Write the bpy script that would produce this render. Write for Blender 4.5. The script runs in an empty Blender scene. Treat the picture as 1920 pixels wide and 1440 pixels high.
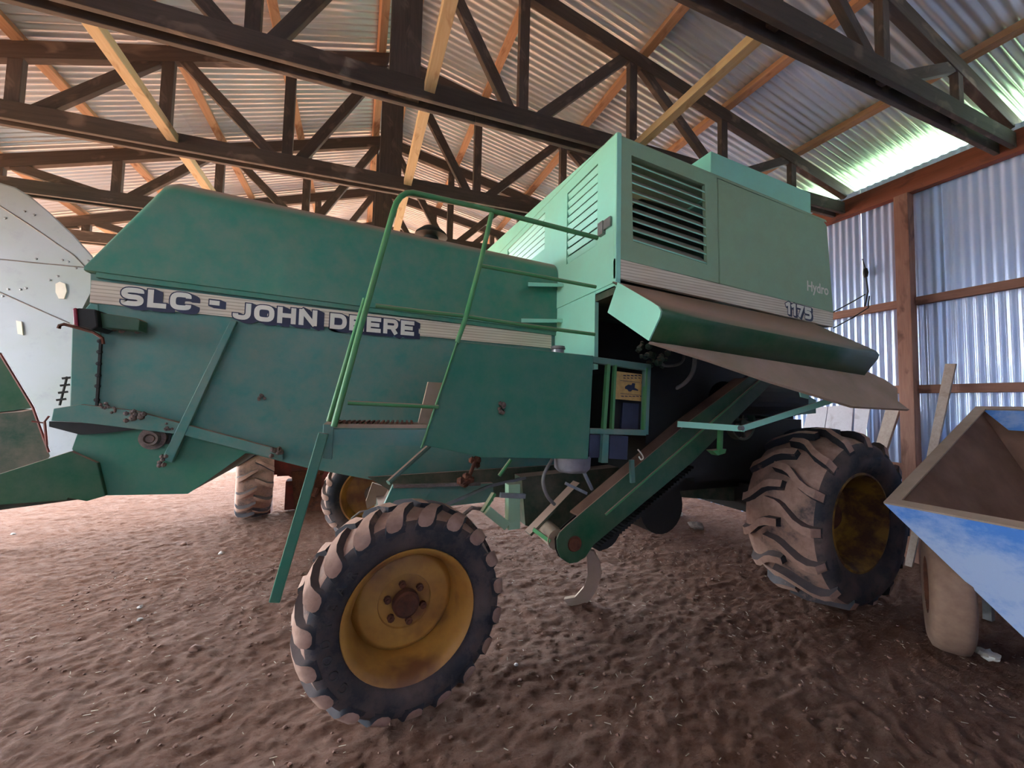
import bpy, math, random
from mathutils import Vector, Matrix, noise

random.seed(7)
scene = bpy.context.scene
COL = scene.collection

# ------------------------------------------------------------------ camera
CAM = Vector((0.0, 0.0, 1.7))
FPX = 716.88
RGT = Vector((0.9264614673595438, -0.37571278087354176, 0.022562264652974767))
DWN = Vector((0.040476882318771355, 0.03985608217487327, -0.9983852536528282))
FWD = Vector((0.3742068565589802, 0.925878717220533, 0.05213280639201233))
cam_data = bpy.data.cameras.new('camera')
cam_data.sensor_width = 36.0
cam_data.lens = 36.0 * FPX / 1920.0
cam_data.clip_start = 0.05
cam_data.clip_end = 400
cam = bpy.data.objects.new('camera', cam_data)
COL.objects.link(cam)
cm = Matrix.Identity(4)
for i in range(3):
    cm[i][0] = RGT[i]; cm[i][1] = -DWN[i]; cm[i][2] = -FWD[i]; cm[i][3] = CAM[i]
cam.matrix_world = cm
scene.camera = cam

# ------------------------------------------------------------------ sky, sun, exposure
world = bpy.data.worlds.new('world'); scene.world = world
world.use_nodes = True
bg = world.node_tree.nodes['Background']
bg.inputs['Color'].default_value = (0.80, 0.90, 1.0, 1)
bg.inputs['Strength'].default_value = 7.0
sun_d = bpy.data.lights.new('sun', 'SUN'); sun_d.energy = 14.0; sun_d.angle = math.radians(2.0)
sun_d.color = (1.0, 0.95, 0.86)
sun = bpy.data.objects.new('sun', sun_d); COL.objects.link(sun)
sun.rotation_euler = (math.radians(28), math.radians(14), 0)
scene.view_settings.view_transform = 'Standard'
scene.view_settings.look = 'None'
scene.view_settings.gamma = 1.0
scene.view_settings.use_curve_mapping = False
scene.view_settings.exposure = 1.6

# ------------------------------------------------------------------ measuring helpers (a photo point on a plane of the place)
def ray(x, y):
    return RGT * (x - 960) + DWN * (y - 720) + FWD * FPX
def PY(x, y, Y):
    d = ray(x, y); return CAM + d * (Y / d.y)
def PX(x, y, X):
    d = ray(x, y); return CAM + d * (X / d.x)
def PZ(x, y, Z):
    d = ray(x, y); return CAM + d * ((Z - CAM.z) / d.z)
def PP(x, y, p0, n):
    d = ray(x, y); return CAM + d * ((p0 - CAM).dot(n) / d.dot(n))
def lerp(a, b, t): return a + (b - a) * t

# ------------------------------------------------------------------ materials
def lin(r, g, b):
    f = lambda c: (c/255/12.92) if c/255 <= 0.04045 else ((c/255+0.055)/1.055)**2.4
    return (f(r), f(g), f(b), 1)

class NT:
    def __init__(s, name):
        s.m = bpy.data.materials.new(name); s.m.use_nodes = True
        s.t = s.m.node_tree; s.b = s.t.nodes['Principled BSDF']
    def n(s, typ, **kw):
        x = s.t.nodes.new(typ)
        for k, v in kw.items(): setattr(x, k, v)
        return x
    def l(s, a, b): s.t.links.new(a, b)
    def pos(s): return s.n('ShaderNodeNewGeometry').outputs['Position']
    def obj(s): return s.n('ShaderNodeTexCoord').outputs['Object']
    def map(s, vec, scale):
        m = s.n('ShaderNodeMapping'); m.inputs['Scale'].default_value = scale
        s.l(vec, m.inputs['Vector']); return m.outputs[0]
    def noise(s, vec, scale, detail=4, rough=0.55, dist=0.0):
        x = s.n('ShaderNodeTexNoise'); x.inputs['Scale'].default_value = scale
        x.inputs['Detail'].default_value = detail; x.inputs['Roughness'].default_value = rough
        x.inputs['Distortion'].default_value = dist
        s.l(vec, x.inputs['Vector']); return x.outputs['Fac']
    def rng(s, v, a, b, c=0.0, d=1.0):
        x = s.n('ShaderNodeMapRange'); x.inputs[1].default_value = a; x.inputs[2].default_value = b
        x.inputs[3].default_value = c; x.inputs[4].default_value = d
        s.l(v, x.inputs[0]); return x.outputs[0]
    def mix(s, f, a, b):
        x = s.n('ShaderNodeMix'); x.data_type = 'RGBA'
        for i, v in ((0, f), (6, a), (7, b)):
            if hasattr(v, 'links'): s.l(v, x.inputs[i])
            else: x.inputs[i].default_value = v
        return x.outputs[2]
    def math(s, op, a, b=0.0):
        x = s.n('ShaderNodeMath'); x.operation = op
        for i, v in ((0, a), (1, b)):
            if hasattr(v, 'links'): s.l(v, x.inputs[i])
            else: x.inputs[i].default_value = v
        return x.outputs[0]
    def upness(s, a=0.35, b=0.85):
        g = s.n('ShaderNodeNewGeometry'); sp = s.n('ShaderNodeSeparateXYZ')
        s.l(g.outputs['Normal'], sp.inputs[0]); return s.rng(sp.outputs[2], a, b)
    def color(s, c): s.l(c, s.b.inputs['Base Color'])
    def rough(s, r):
        if hasattr(r, 'links'): s.l(r, s.b.inputs['Roughness'])
        else: s.b.inputs['Roughness'].default_value = r
    def metal(s, v): s.b.inputs['Metallic'].default_value = v
    def bump(s, h, strength=0.3, dist=0.01):
        x = s.n('ShaderNodeBump'); x.inputs['Strength'].default_value = strength
        x.inputs['Distance'].default_value = dist
        s.l(h, x.inputs['Height']); s.l(x.outputs[0], s.b.inputs['Normal'])

DUST = lin(168, 138, 122)
def paint(name, c1, c2, dust=0.25, rough=0.42, wear=None, dustcol=DUST):
    k = NT(name); p = k.pos()
    a = k.noise(p, 2.2, 5, 0.6); col = k.mix(k.rng(a, 0.3, 0.7), c1, c2)
    if wear:
        w = k.noise(p, 26, 6, 0.7); col = k.mix(k.rng(w, 0.70, 0.76), col, wear)
    d = k.noise(p, 5.5, 6, 0.7)
    dd = k.math('MULTIPLY', k.rng(d, 0.3, 0.75), dust)
    up = k.upness(0.3, 0.8)
    f = k.math('MAXIMUM', dd, k.math('MULTIPLY', up, 0.93))
    col = k.mix(f, col, dustcol); k.color(col)
    k.rough(k.rng(f, 0, 1, rough, 0.95))
    k.bump(k.noise(p, 1.6, 3), 0.25, 0.03)
    k.b.inputs['Specular IOR Level'].default_value = 0.35
    return k.m
def plain(name, c, rough=0.6, metal=0.0, var=0.25, scale=12, c2=None, bump=0.0):
    k = NT(name); p = k.pos()
    a = k.noise(p, scale, 5, 0.6)
    d = c2 or (c[0]*(1-var), c[1]*(1-var), c[2]*(1-var), 1)
    k.color(k.mix(k.rng(a, 0.3, 0.7), c, d)); k.rough(rough); k.metal(metal)
    if bump: k.bump(k.noise(p, scale*4, 4), bump, 0.01)
    return k.m
def wood(name, c1, c2, c3, rough=0.75, sc=1.0):
    k = NT(name); o = k.obj()
    g = k.noise(k.map(o, (1.2*sc, 16*sc, 16*sc)), 2.0, 6, 0.65, 0.8)
    kn = k.noise(k.map(o, (2.2, 5, 5)), 1.4, 3, 0.5, 0.6)
    col = k.mix(k.rng(g, 0.3, 0.7), c1, c2)
    col = k.mix(k.rng(kn, 0.60, 0.72), col, c3)
    oi = k.n('ShaderNodeObjectInfo')
    hs = k.n('ShaderNodeHueSaturation'); hs.inputs['Saturation'].default_value = 1.0
    k.l(k.rng(oi.outputs['Random'], 0, 1, 0.75, 1.2), hs.inputs['Value']); k.l(col, hs.inputs['Color'])
    k.color(hs.outputs[0]); k.rough(rough); k.bump(g, 0.35, 0.004)
    return k.m
def sheet(name, c, c2, rough, metal):
    k = NT(name); p = k.pos()
    a = k.noise(p, 1.3, 5, 0.65); b = k.noise(p, 20, 4, 0.6)
    col = k.mix(k.rng(a, 0.35, 0.7), c, c2)
    oi = k.n('ShaderNodeObjectInfo')
    hs = k.n('ShaderNodeHueSaturation')
    k.l(k.rng(oi.outputs['Random'], 0, 1, 0.86, 1.1), hs.inputs['Value']); k.l(col, hs.inputs['Color'])
    k.color(hs.outputs[0]); k.metal(metal); k.rough(rough)
    return k.m

M = {}
M['hood'] = paint('green_paint_hood', lin(40, 130, 104), lin(54, 128, 108), 0.30, 0.42)
M['body'] = paint('green_paint_body', lin(54, 124, 112), lin(70, 130, 120), 0.38, 0.45, wear=lin(70, 84, 78))
M['tank'] = paint('green_paint_tank', lin(30, 116, 88), lin(42, 114, 94), 0.20, 0.42)
M['mint'] = paint('faded_green_paint', lin(148, 220, 196), lin(152, 214, 188), 0.12, 0.40)
M['mintd'] = paint('dusty_faded_green_paint', lin(142, 178, 144), lin(146, 172, 138), 0.35, 0.5, dustcol=lin(140,140,116))
M['dkgreen'] = paint('dark_green_paint', lin(14, 76, 46), lin(20, 84, 54), 0.18, 0.3)
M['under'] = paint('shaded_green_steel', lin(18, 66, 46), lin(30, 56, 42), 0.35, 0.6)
M['rail'] = paint('railing_green_paint', lin(58, 140, 84), lin(66, 136, 80), 0.22, 0.35)
M['black'] = plain('grimy_black_steel', lin(26, 26, 24), 0.7, 0.0, 0.5)
M['dustsheet'] = plain('dust_caked_sheet', lin(176, 148, 130), 0.9, 0, 0.2, 3, lin(150, 130, 108))
M['stripe'] = None
M['cream'] = plain('cream_decal', lin(226, 220, 204), 0.5, 0, 0.08)
M['navy'] = plain('navy_decal', lin(24, 30, 62), 0.5, 0, 0.15)
M['steel'] = plain('worn_steel', lin(150, 150, 150), 0.4, 0.7, 0.35)
M['greytank'] = plain('grey_cast_metal', lin(140, 138, 146), 0.6, 0.2, 0.3)
M['rust'] = plain('rusty_iron', lin(110, 62, 40), 0.85, 0.1, 0.45, 18, lin(70, 40, 30), 0.3)
M['hose'] = plain('rubber_hose', lin(120, 112, 106), 0.7, 0, 0.3)
M['redlamp'] = plain('red_lamp_lens', lin(150, 40, 60), 0.25, 0, 0.2)
M['yellow'] = None
M['grime'] = plain('caked_grime', lin(120, 104, 96), 0.95, 0, 0.4, 30, bump=0.5)
M['silver'] = None
M['redpaint'] = plain('red_tractor_paint', lin(128, 42, 30), 0.6, 0, 0.5, 9, lin(74, 38, 30))
M['beam'] = wood('dark_weathered_timber', lin(88, 74, 64), lin(66, 54, 47), lin(120, 100, 86))
M['purlin'] = wood('orange_pine_timber', lin(196, 156, 122), lin(178, 134, 98), lin(142, 96, 66))
M['tie'] = wood('pale_pine_timber', lin(208, 184, 148), lin(192, 164, 126), lin(160, 122, 86))
M['plate'] = wood('red_brown_timber', lin(150, 82, 58), lin(128, 66, 46), lin(98, 52, 38))
M['post'] = wood('brown_post_timber', lin(146, 104, 86), lin(122, 84, 68), lin(92, 58, 46))
M['whiteboard'] = wood('whitewashed_board', lin(206, 200, 204), lin(194, 186, 190), lin(180, 170, 172))
M['board'] = wood('grey_weathered_board', lin(178, 160, 146), lin(156, 136, 122), lin(126, 104, 90))
M['roof'] = sheet('galvanised_roof_sheet', lin(234, 240, 242), lin(218, 222, 224), 0.25, 0.4)
M['wall'] = sheet('galvanised_wall_sheet', lin(206, 222, 252), lin(190, 208, 246), 0.28, 0.2)

k = NT('cream_stripe'); p = k.pos(); w = k.n('ShaderNodeTexWave'); w.wave_type = 'BANDS'; w.bands_direction = 'Z'
w.inputs['Scale'].default_value = 14.0; w.inputs['Distortion'].default_value = 0.4; k.l(p, w.inputs['Vector'])
c = k.mix(k.rng(w.outputs['Fac'], 0.75, 0.95), lin(222, 208, 184), lin(182, 166, 142))
nn = k.noise(k.map(p, (1, 1, 6)), 3, 5)
k.color(k.mix(k.rng(nn, 0.4, 0.8, 0, 0.5), c, lin(176, 150, 128))); k.rough(0.6); M['stripe'] = k.m

k = NT('ochre_rim_paint'); p = k.pos(); a = k.noise(p, 6, 6, 0.65); b = k.noise(p, 2.5, 4)
c = k.mix(k.rng(a, 0.35, 0.65), lin(190, 140, 64), lin(168, 118, 56))
c = k.mix(k.rng(b, 0.47, 0.62, 0, 0.85), c, lin(112, 68, 46)); k.color(c); k.rough(0.5); M['yellow'] = k.m

k = NT('rusty_ochre_rim'); p = k.pos(); a = k.noise(p, 5, 6, 0.65)
k.color(k.mix(k.rng(a, 0.42, 0.6), lin(150, 112, 40), lin(86, 54, 36))); k.rough(0.7); M['rustrim'] = k.m

k = NT('silver_grey_panel'); p = k.pos(); a = k.noise(p, 1.4, 5, 0.6); b = k.noise(p, 5, 6, 0.7)
c = k.mix(k.rng(a, 0.35, 0.65), lin(156, 164, 172), lin(150, 160, 156))
c = k.mix(k.rng(b, 0.55, 0.75, 0, 0.6), c, lin(136, 142, 150)); k.color(c); k.rough(0.55); k.metal(0.1); M['silver'] = k.m

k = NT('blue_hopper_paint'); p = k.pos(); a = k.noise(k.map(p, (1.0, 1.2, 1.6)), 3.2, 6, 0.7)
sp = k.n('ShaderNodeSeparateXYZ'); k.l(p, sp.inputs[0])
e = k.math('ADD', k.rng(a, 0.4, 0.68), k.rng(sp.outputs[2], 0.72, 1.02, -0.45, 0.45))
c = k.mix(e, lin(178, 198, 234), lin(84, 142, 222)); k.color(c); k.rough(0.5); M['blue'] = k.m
M['hopdust'] = plain('hopper_dust', lin(136, 104, 88), 0.95, 0, 0.25, 3, lin(104, 76, 62))
M['hoprim'] = plain('hopper_rim_dust', lin(172, 148, 130), 0.9, 0, 0.2, 8)

def rubber(name, dust, dcol=lin(180, 144, 126), dcol2=lin(148, 114, 98)):
    k = NT(name); p = k.pos()
    a = k.noise(p, 4.0, 6, 0.7); b = k.noise(p, 16, 5, 0.6)
    dc = k.mix(k.rng(b, 0.3, 0.7), dcol, dcol2)
    f = k.rng(a, 0.62 - dust*0.5, 0.80 - dust*0.5)
    f = k.math('MULTIPLY', f, 0.92)
    f = k.math('MAXIMUM', f, k.math('MULTIPLY', k.upness(0.1, 0.8), min(1.0, dust*1.5)))
    k.color(k.mix(f, lin(40, 42, 48), dc)); k.rough(0.85); k.bump(b, 0.3, 0.005)
    return k.m
M['tread'] = rubber('dusty_tread_rubber', 0.62)
M['lugtop'] = rubber('dusty_lug_rubber', 0.75)
M['lugside'] = rubber('bare_lug_rubber', 0.12)
M['sidewall'] = rubber('sidewall_rubber', 0.40, lin(112, 92, 84), lin(76, 64, 60))
M['rimdust'] = plain('worn_rubber_lettering', lin(66, 62, 62), 0.8)
M['baldtyre'] = rubber('brown_bald_tyre', 0.95, lin(146, 116, 96), lin(128, 98, 80))

k = NT('red_brown_soil'); p = k.pos()
a = k.noise(p, 0.55, 4, 0.6); b = k.noise(k.map(p, (1, 1.9, 1)), 7, 8, 0.72); c3 = k.noise(p, 42, 6, 0.75)
c = k.mix(k.rng(b, 0.32, 0.68), lin(122, 84, 68), lin(156, 122, 106))
c = k.mix(k.rng(a, 0.38, 0.62, 0, 0.5), c, lin(130, 86, 64))
c = k.mix(k.rng(c3, 0.62, 0.74, 0, 0.5), c, lin(196, 172, 158))
c = k.mix(k.rng(c3, 0.42, 0.30, 0, 0.6), c, lin(84, 56, 46)); k.color(c); k.rough(0.97)
k.b.inputs['Specular IOR Level'].default_value = 0.15
k.bump(k.math('ADD', k.noise(k.map(p, (1, 1.7, 1)), 24, 8, 0.75), k.math('MULTIPLY', c3, 0.6)), 1.0, 0.07)
M['soil'] = k.m
k = NT('grass_field'); p = k.pos(); a = k.noise(p, 0.6, 6, 0.7)
k.color(k.mix(k.rng(a, 0.3, 0.7), lin(80, 110, 72), lin(98, 122, 84))); k.rough(0.9); M['grass'] = k.m
k = NT('orange_soil_yard'); p = k.pos(); a = k.noise(p, 1.2, 6, 0.7)
k.color(k.mix(k.rng(a, 0.3, 0.7), lin(186, 128, 92), lin(168, 112, 80))); k.rough(0.95); M['yard'] = k.m

# ------------------------------------------------------------------ mesh builders
class MB:
    def __init__(s): s.v = []; s.f = []; s.mi = []
    def add(s, vs, fs, mi=0):
        n = len(s.v); s.v += [Vector(a) for a in vs]
        for f in fs: s.f.append([i + n for i in f]); s.mi.append(mi)
    def prism(s, poly, ext, mi=0):
        n = len(poly); ext = Vector(ext); a = [Vector(q) for q in poly]
        s.add(a + [q + ext for q in a], [list(range(n)), list(range(2*n-1, n-1, -1))] +
              [[i, i+n, (i+1) % n + n, (i+1) % n] for i in range(n)], mi)
    def hull8(s, a, b, mi=0):           # two quads joined
        s.add(list(a) + list(b), [[0,1,2,3],[7,6,5,4],[0,4,5,1],[1,5,6,2],[2,6,7,3],[3,7,4,0]], mi)
    def box(s, lo, hi, mi=0):
        x0,y0,z0 = lo; x1,y1,z1 = hi
        s.hull8([(x0,y0,z0),(x1,y0,z0),(x1,y1,z0),(x0,y1,z0)], [(x0,y0,z1),(x1,y0,z1),(x1,y1,z1),(x0,y1,z1)], mi)
    def bar(s, p, q, w, h, up=(0,0,1), mi=0):   # rectangular bar p->q
        p = Vector(p); q = Vector(q); d = (q-p).normalized(); u = Vector(up)
        sd = d.cross(u); sd = sd.normalized() if sd.length > 1e-4 else d.orthogonal().normalized()
        u = sd.cross(d).normalized()
        c = [sd*w/2+u*h/2, -sd*w/2+u*h/2, -sd*w/2-u*h/2, sd*w/2-u*h/2]
        s.hull8([p+k for k in c], [q+k for k in c], mi)
    def tube(s, pts, r, seg=8, mi=0, cap=True):
        pts = [Vector(q) for q in pts]; rings = []
        t = (pts[1]-pts[0]).normalized(); nrm = t.orthogonal().normalized(); n0 = len(s.v)
        for i, q in enumerate(pts):
            if i == 0: t2 = pts[1]-pts[0]
            elif i == len(pts)-1: t2 = pts[-1]-pts[-2]
            else: t2 = (pts[i+1]-q).normalized() + (q-pts[i-1]).normalized()
            t2.normalize(); nrm = (nrm - t2*nrm.dot(t2)).normalized(); bn = t2.cross(nrm)
            rr = r[i] if isinstance(r, (list, tuple)) else r
            rings.append([q + (nrm*math.cos(a)+bn*math.sin(a))*rr for a in [2*math.pi*j/seg for j in range(seg)]])
        vs = [v for rg in rings for v in rg]; fs = []
        for i in range(len(pts)-1):
            for j in range(seg):
                fs.append([i*seg+j, i*seg+(j+1) % seg, (i+1)*seg+(j+1) % seg, (i+1)*seg+j])
        if cap: fs += [list(range(seg-1, -1, -1)), [(len(pts)-1)*seg+j for j in range(seg)]]
        s.add(vs, fs, mi)
    def cyl(s, p, q, r, seg=20, mi=0): s.tube([p, q], r, seg, mi)
    def lathe(s, prof, c, ax, seg=48, mi=0, closed=False):   # prof (radius, offset along ax)
        ax = Vector(ax).normalized(); u = ax.orthogonal().normalized()
        if abs(ax.z) < 0.9: u = (Vector((0,0,1)) - ax*ax.z).normalized()
        w = ax.cross(u); c = Vector(c); n = len(prof); vs = []
        for j in range(seg):
            a = 2*math.pi*j/seg; d = u*math.cos(a)+w*math.sin(a)
            vs += [c + d*r + ax*o for r, o in prof]
        fs = []
        for j in range(seg):
            k2 = (j+1) % seg
            for i in range(n if closed else n-1):
                i2 = (i+1) % n
                fs.append([j*n+i, j*n+i2, k2*n+i2, k2*n+i])
        s.add(vs, fs, mi)
    def mesh(s, name, mats, smooth=None, Minv=None):
        me = bpy.data.meshes.new(name)
        vs = [Minv @ v for v in s.v] if Minv else s.v
        me.from_pydata([tuple(v) for v in vs], [], s.f)
        for m in mats: me.materials.append(m)
        if len(mats) > 1: me.polygons.foreach_set('material_index', s.mi)
        if smooth:
            me.polygons.foreach_set('use_smooth', [True]*len(me.polygons))
            me.set_sharp_from_angle(angle=math.radians(smooth))
        me.update(); return me

WM = {}
def link(name, me, parent=None, mat4=None, bevel=0.0):
    o = bpy.data.objects.new(name, me); COL.objects.link(o)
    Mw = mat4 or Matrix.Identity(4)
    if parent is not None:
        o.parent = parent; o.matrix_parent_inverse = WM[parent.name].inverted()
    o.matrix_basis = Mw; WM[o.name] = Mw.copy()
    if bevel:
        b = o.modifiers.new('bevel', 'BEVEL'); b.width = bevel; b.segments = 2; b.limit_method = 'ANGLE'
        b.angle_limit = math.radians(40)
    return o
def part(name, mb, mat, parent=None, smooth=None, bevel=0.0, label=None):
    mats = mat if isinstance(mat, list) else [mat]
    o = link(name, mb.mesh(name, mats, smooth), parent, None, bevel)
    if label: o['label'] = label
    return o
def empty(name, loc):
    o = bpy.data.objects.new(name, None); COL.objects.link(o)
    o.empty_display_size = 0.2
    o.matrix_basis = Matrix.Translation(loc); WM[o.name] = Matrix.Translation(loc); return o
def tag(o, label=None, cat=None, group=None, kind=None):
    if label: o['label'] = label
    if cat: o['category'] = cat
    if group: o['group'] = group
    if kind: o['kind'] = kind
    return o
BOXCACHE = {}
def beam(name, p, q, w, h, mat, parent=None, up=(0,0,1), bevel=0.004):
    """a timber: local X runs along the grain; w across, h up"""
    p = Vector(p); q = Vector(q); d = q-p; L = d.length; d.normalize(); u = Vector(up)
    sd = u.cross(d); sd.normalize(); u = d.cross(sd)
    Mw = Matrix.Identity(4)
    for i in range(3):
        Mw[i][0] = d[i]; Mw[i][1] = sd[i]; Mw[i][2] = u[i]; Mw[i][3] = (p[i]+q[i])/2
    key = (name, round(L, 3), w, h, mat.name)
    me = BOXCACHE.get(key)
    if me is None:
        mb = MB(); mb.box((-L/2, -w/2, -h/2), (L/2, w/2, h/2)); me = mb.mesh(name, [mat]); BOXCACHE[key] = me
    return link(name, me, parent, Mw, bevel)
def plate(pts, Y, t=0.012):
    mb = MB(); mb.prism([PY(x, y, Y) for x, y in pts], (0, t, 0)); return mb
def arc(c, r, a0, a1, n, u, w):
    return [c + u*(r*math.cos(lerp(a0,a1,i/n))) + w*(r*math.sin(lerp(a0,a1,i/n))) for i in range(n+1)]

# ================================================================== the shed
RX, RZ = 0.25, 5.66                        # ridge
def raft(X): return RZ - 0.16*(X-RX) if X >= RX else RZ - 0.345*(RX-X)
def chord(X): return 4.19 + 0.045*(X-RX)
WALLX = 6.12
TR = [1.62, 3.07, 4.5, 6.0, 7.5, 9.0, 10.5]
Y0, Y1 = -3.2, 11.2

# floor: uneven trodden soil
def hgt(x, y):
    v = Vector((x, y, 0))
    a = noise.noise(v*0.35)*0.035 + noise.noise(Vector((x*1.3, y*2.6, 3)))*0.020
    a += noise.noise(Vector((x*4.5, y*7.5, 7)))*0.010 + noise.noise(Vector((x*12, y*17, 9)))*0.013 + noise.noise(Vector((x*26, y*34, 5)))*0.009
    return a - 0.012
mb = MB(); NX, NY = 620, 560; X0f, X1f, Y0f, Y1f = -6.4, 6.3, -0.6, 10.6
vs = [(lerp(X0f, X1f, i/NX), lerp(Y0f, Y1f, j/NY)) for j in range(NY+1) for i in range(NX+1)]
mb.v = [Vector((x, y, hgt(x, y))) for x, y in vs]
mb.f = [[j*(NX+1)+i, j*(NX+1)+i+1, (j+1)*(NX+1)+i+1, (j+1)*(NX+1)+i] for j in range(NY) for i in range(NX)]
mb.mi = [0]*len(mb.f)
fl = part('floor', mb, M['soil'], None, 180); fl['kind'] = 'structure'
mb = MB(); mb.box((-7.5, -4.0, -0.3), (7.0, 12.0, -0.075)); o = part('ground_subsoil', mb, M['soil']); o['kind'] = 'structure'
mb = MB(); mb.box((-14, 12.0, -0.5), (7.0, 60, -0.08)); mb.box((-14, -40, -0.5), (7.0, -4.0, -0.08)); mb.box((-14, -4, -0.5), (-7.5, 12.0, -0.08))
o = part('ground_yard', mb, M['yard']); o['kind'] = 'structure'
mb = MB(); mb.box((-60, -40, -0.5), (-14, 60, -0.08)); mb.box((7.0, -40, -0.5), (60, 60, -0.08)); o = part('ground_field', mb, M['grass']); o['kind'] = 'structure'

# ceiling: corrugated sheets on purlins
PITCH, AMP = 0.076, 0.0095
def corr_mesh(name, L, waves, mat):
    """sheet lying in local XY: length L along X, corrugated across Y, humps in Z"""
    mb = MB(); n = waves*8; W = waves*PITCH
    for i in range(n+1):
        y = -W/2 + W*i/n; z = AMP*math.cos(2*math.pi*i/8)
        mb.v += [Vector((-L/2, y, z)), Vector((L/2, y, z))]
    mb.f = [[2*i, 2*i+1, 2*i+3, 2*i+2] for i in range(n)]; mb.mi = [0]*n
    return mb.mesh(name, [mat], 180)
ceil_o = empty('ceiling', (RX, 6.0, RZ)); ceil_o['kind'] = 'structure'
RTOP = 0.075 + 0.075 + 0.012               # rafter half + purlin + sheet
def slope_mat(xa, xb, y, lift=0.0):
    za = raft(xa)+RTOP+lift; zb = raft(xb)+RTOP+lift
    d = Vector((xb-xa, 0, zb-za)); L = d.length; d.normalize(); s = Vector((0, 1, 0)); u = d.cross(s)
    Mw = Matrix.Identity(4)
    for i in range(3):
        Mw[i][0] = d[i]; Mw[i][1] = s[i]; Mw[i][2] = u[i]
    Mw[0][3] = (xa+xb)/2; Mw[1][3] = y; Mw[2][3] = (za+zb)/2
    return Mw, L
WV = 10; SW = WV*PITCH
for (xa, xb, lift) in ((RX, 3.55, 0.006), (3.40, 6.9, 0.0), (-2.2, RX, 0.006), (-6.3, -2.05, 0.0)):
    me = None; y = Y0 + SW/2
    while y < Y1:
        Mw, L = slope_mat(xa, xb, y, lift)
        if me is None: me = corr_mesh('roof_sheet', L, WV, M['roof'])
        link('roof_sheet', me, ceil_o, Mw); y += SW
# purlins lie on the rafters
for X in (-5.0, -3.85, -2.8, -1.78, -0.88, 0.10, 0.42, 1.36, 2.64, 3.84, 5.10):
    z = raft(X) + 0.075 + 0.036
    sl = -0.16 if X >= RX else 0.345
    beam('purlin', (X, Y0+0.1, z), (X, Y1-0.1, z), 0.085, 0.072, M['purlin'], ceil_o, up=Vector((-sl, 0, 1)))
# pale ties run from truss to truss at the lower chords
for X in (-1.70, 0.44, 2.50):
    z = chord(X) + 0.02
    for a, b in zip(TR[:-1], TR[1:]):
        beam('tie_beam', (X, a+0.04, z), (X, b-0.04, z), 0.085, 0.075, M['tie'], ceil_o)

VX = [-4.85, -3.80, -2.80, -1.79, -0.78, 0.25, 1.28, 2.50, 3.80, 5.02]
TL = ['timber roof truss closest overhead, crossing the upper right corner above the wall',
      'dark timber truss whose lower beam runs just above the louvred engine box',
      'dark timber truss whose lower beam runs directly behind the bent handrail top',
      'dark timber truss seen just above the rear end of the green hood',
      'dark timber truss fourth behind the handrail, low beam between grey hull and hood',
      'dark timber truss fifth behind the handrail, partly hidden by the green hood',
      'farthest small timber truss at the far end of the shed']
for ti, Y in enumerate(TR):
    t = empty('roof_truss', (RX, Y, chord(RX)))
    tag(t, TL[ti], 'roof truss', 'timber trusses under the metal roof')
    XL, XR = -5.35, WALLX-0.12
    # lower chord of paired planks with bottom runner
    for k2, dy in enumerate((-0.055, 0.055)):
        beam('bottom_chord', (XL, Y+dy, chord(XL)), (RX+0.6*(1 if k2 else -1), Y+dy, chord(RX+0.6*(1 if k2 else -1))), 0.04, 0.155, M['beam'], t)
        beam('bottom_chord', (RX+0.604*(1 if k2 else -1), Y+dy, chord(RX+0.6*(1 if k2 else -1))), (XR, Y+dy, chord(XR)), 0.04, 0.155, M['beam'], t)
    beam('top_chord', (XL-0.9, Y, raft(XL-0.9)), (RX, Y, RZ), 0.075, 0.15, M['beam'], t)
    beam('top_chord', (RX, Y, RZ), (6.75, Y, raft(6.75)), 0.075, 0.15, M['beam'], t)
    beam('king_post', (RX, Y, chord(RX)-0.05), (RX, Y, RZ-0.02), 0.24, 0.06, M['beam'], t, up=(0,1,0))
    for X in VX:
        if abs(X-RX) < 0.01: continue
        beam('web_post', (X, Y, chord(X)-0.02), (X, Y, raft(X)-0.03), 0.095, 0.06, M['beam'], t, up=(0,1,0))
    def dg(xa, xb):     # from chord at xa to rafter at xb
        beam('web_brace', (xa, Y, chord(xa)+0.04), (xb, Y, raft(xb)-0.05), 0.10, 0.055, M['beam'], t, up=(0,1,0))
    dg(-2.68, -1.88); dg(-0.88, -1.68); dg(-0.68, 0.14); dg(1.18, 0.38)
    dg(1.40, 2.40); dg(3.70, 2.62); dg(3.92, 4.92); dg(-2.92, -3.70); dg(-4.74, -3.9)

# wall_right: plate beam, posts, girts, sheets
wr = empty('wall_right', (WALLX, 4.0, 0)); wr['kind'] = 'structure'
WV2 = 10
me = corr_mesh('wall_sheet', 4.75, WV2, M['wall'])
y = Y0 + SW/2; kk = 0
while y < 9.6:
    Mw = Matrix.Identity(4)
    for i, (a, b, c) in enumerate(((0, 0, -1), (0, 1, 0), (1, 0, 0))):
        Mw[i][0], Mw[i][1], Mw[i][2] = a, b, c
    Mw[0][3] = WALLX + 0.012 + (0.004 if kk % 2 else 0); Mw[1][3] = y; Mw[2][3] = 2.30
    link('wall_sheet', me, wr, Mw); y += SW; kk += 1
beam('wall_plate', (WALLX-0.07, Y0, 4.44), (WALLX-0.07, 9.6, 4.44), 0.10, 0.23, M['plate'], wr)
for Y in (-1.2, 2.42, 6.1, 9.5):
    beam('wall_post', (WALLX-0.085, Y, -0.1), (WALLX-0.085, Y, 4.325), 0.13, 0.13, M['post'], wr, up=(0,1,0))
for z in (1.05, 1.98, 3.02):
    for a, b in ((Y0, -1.27), (-1.13, 2.35), (2.49, 6.03), (6.17, 9.43)):
        beam('wall_girt', (WALLX-0.035, a, z), (WALLX-0.035, b, z), 0.06, 0.095, M['post'], wr)

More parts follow.
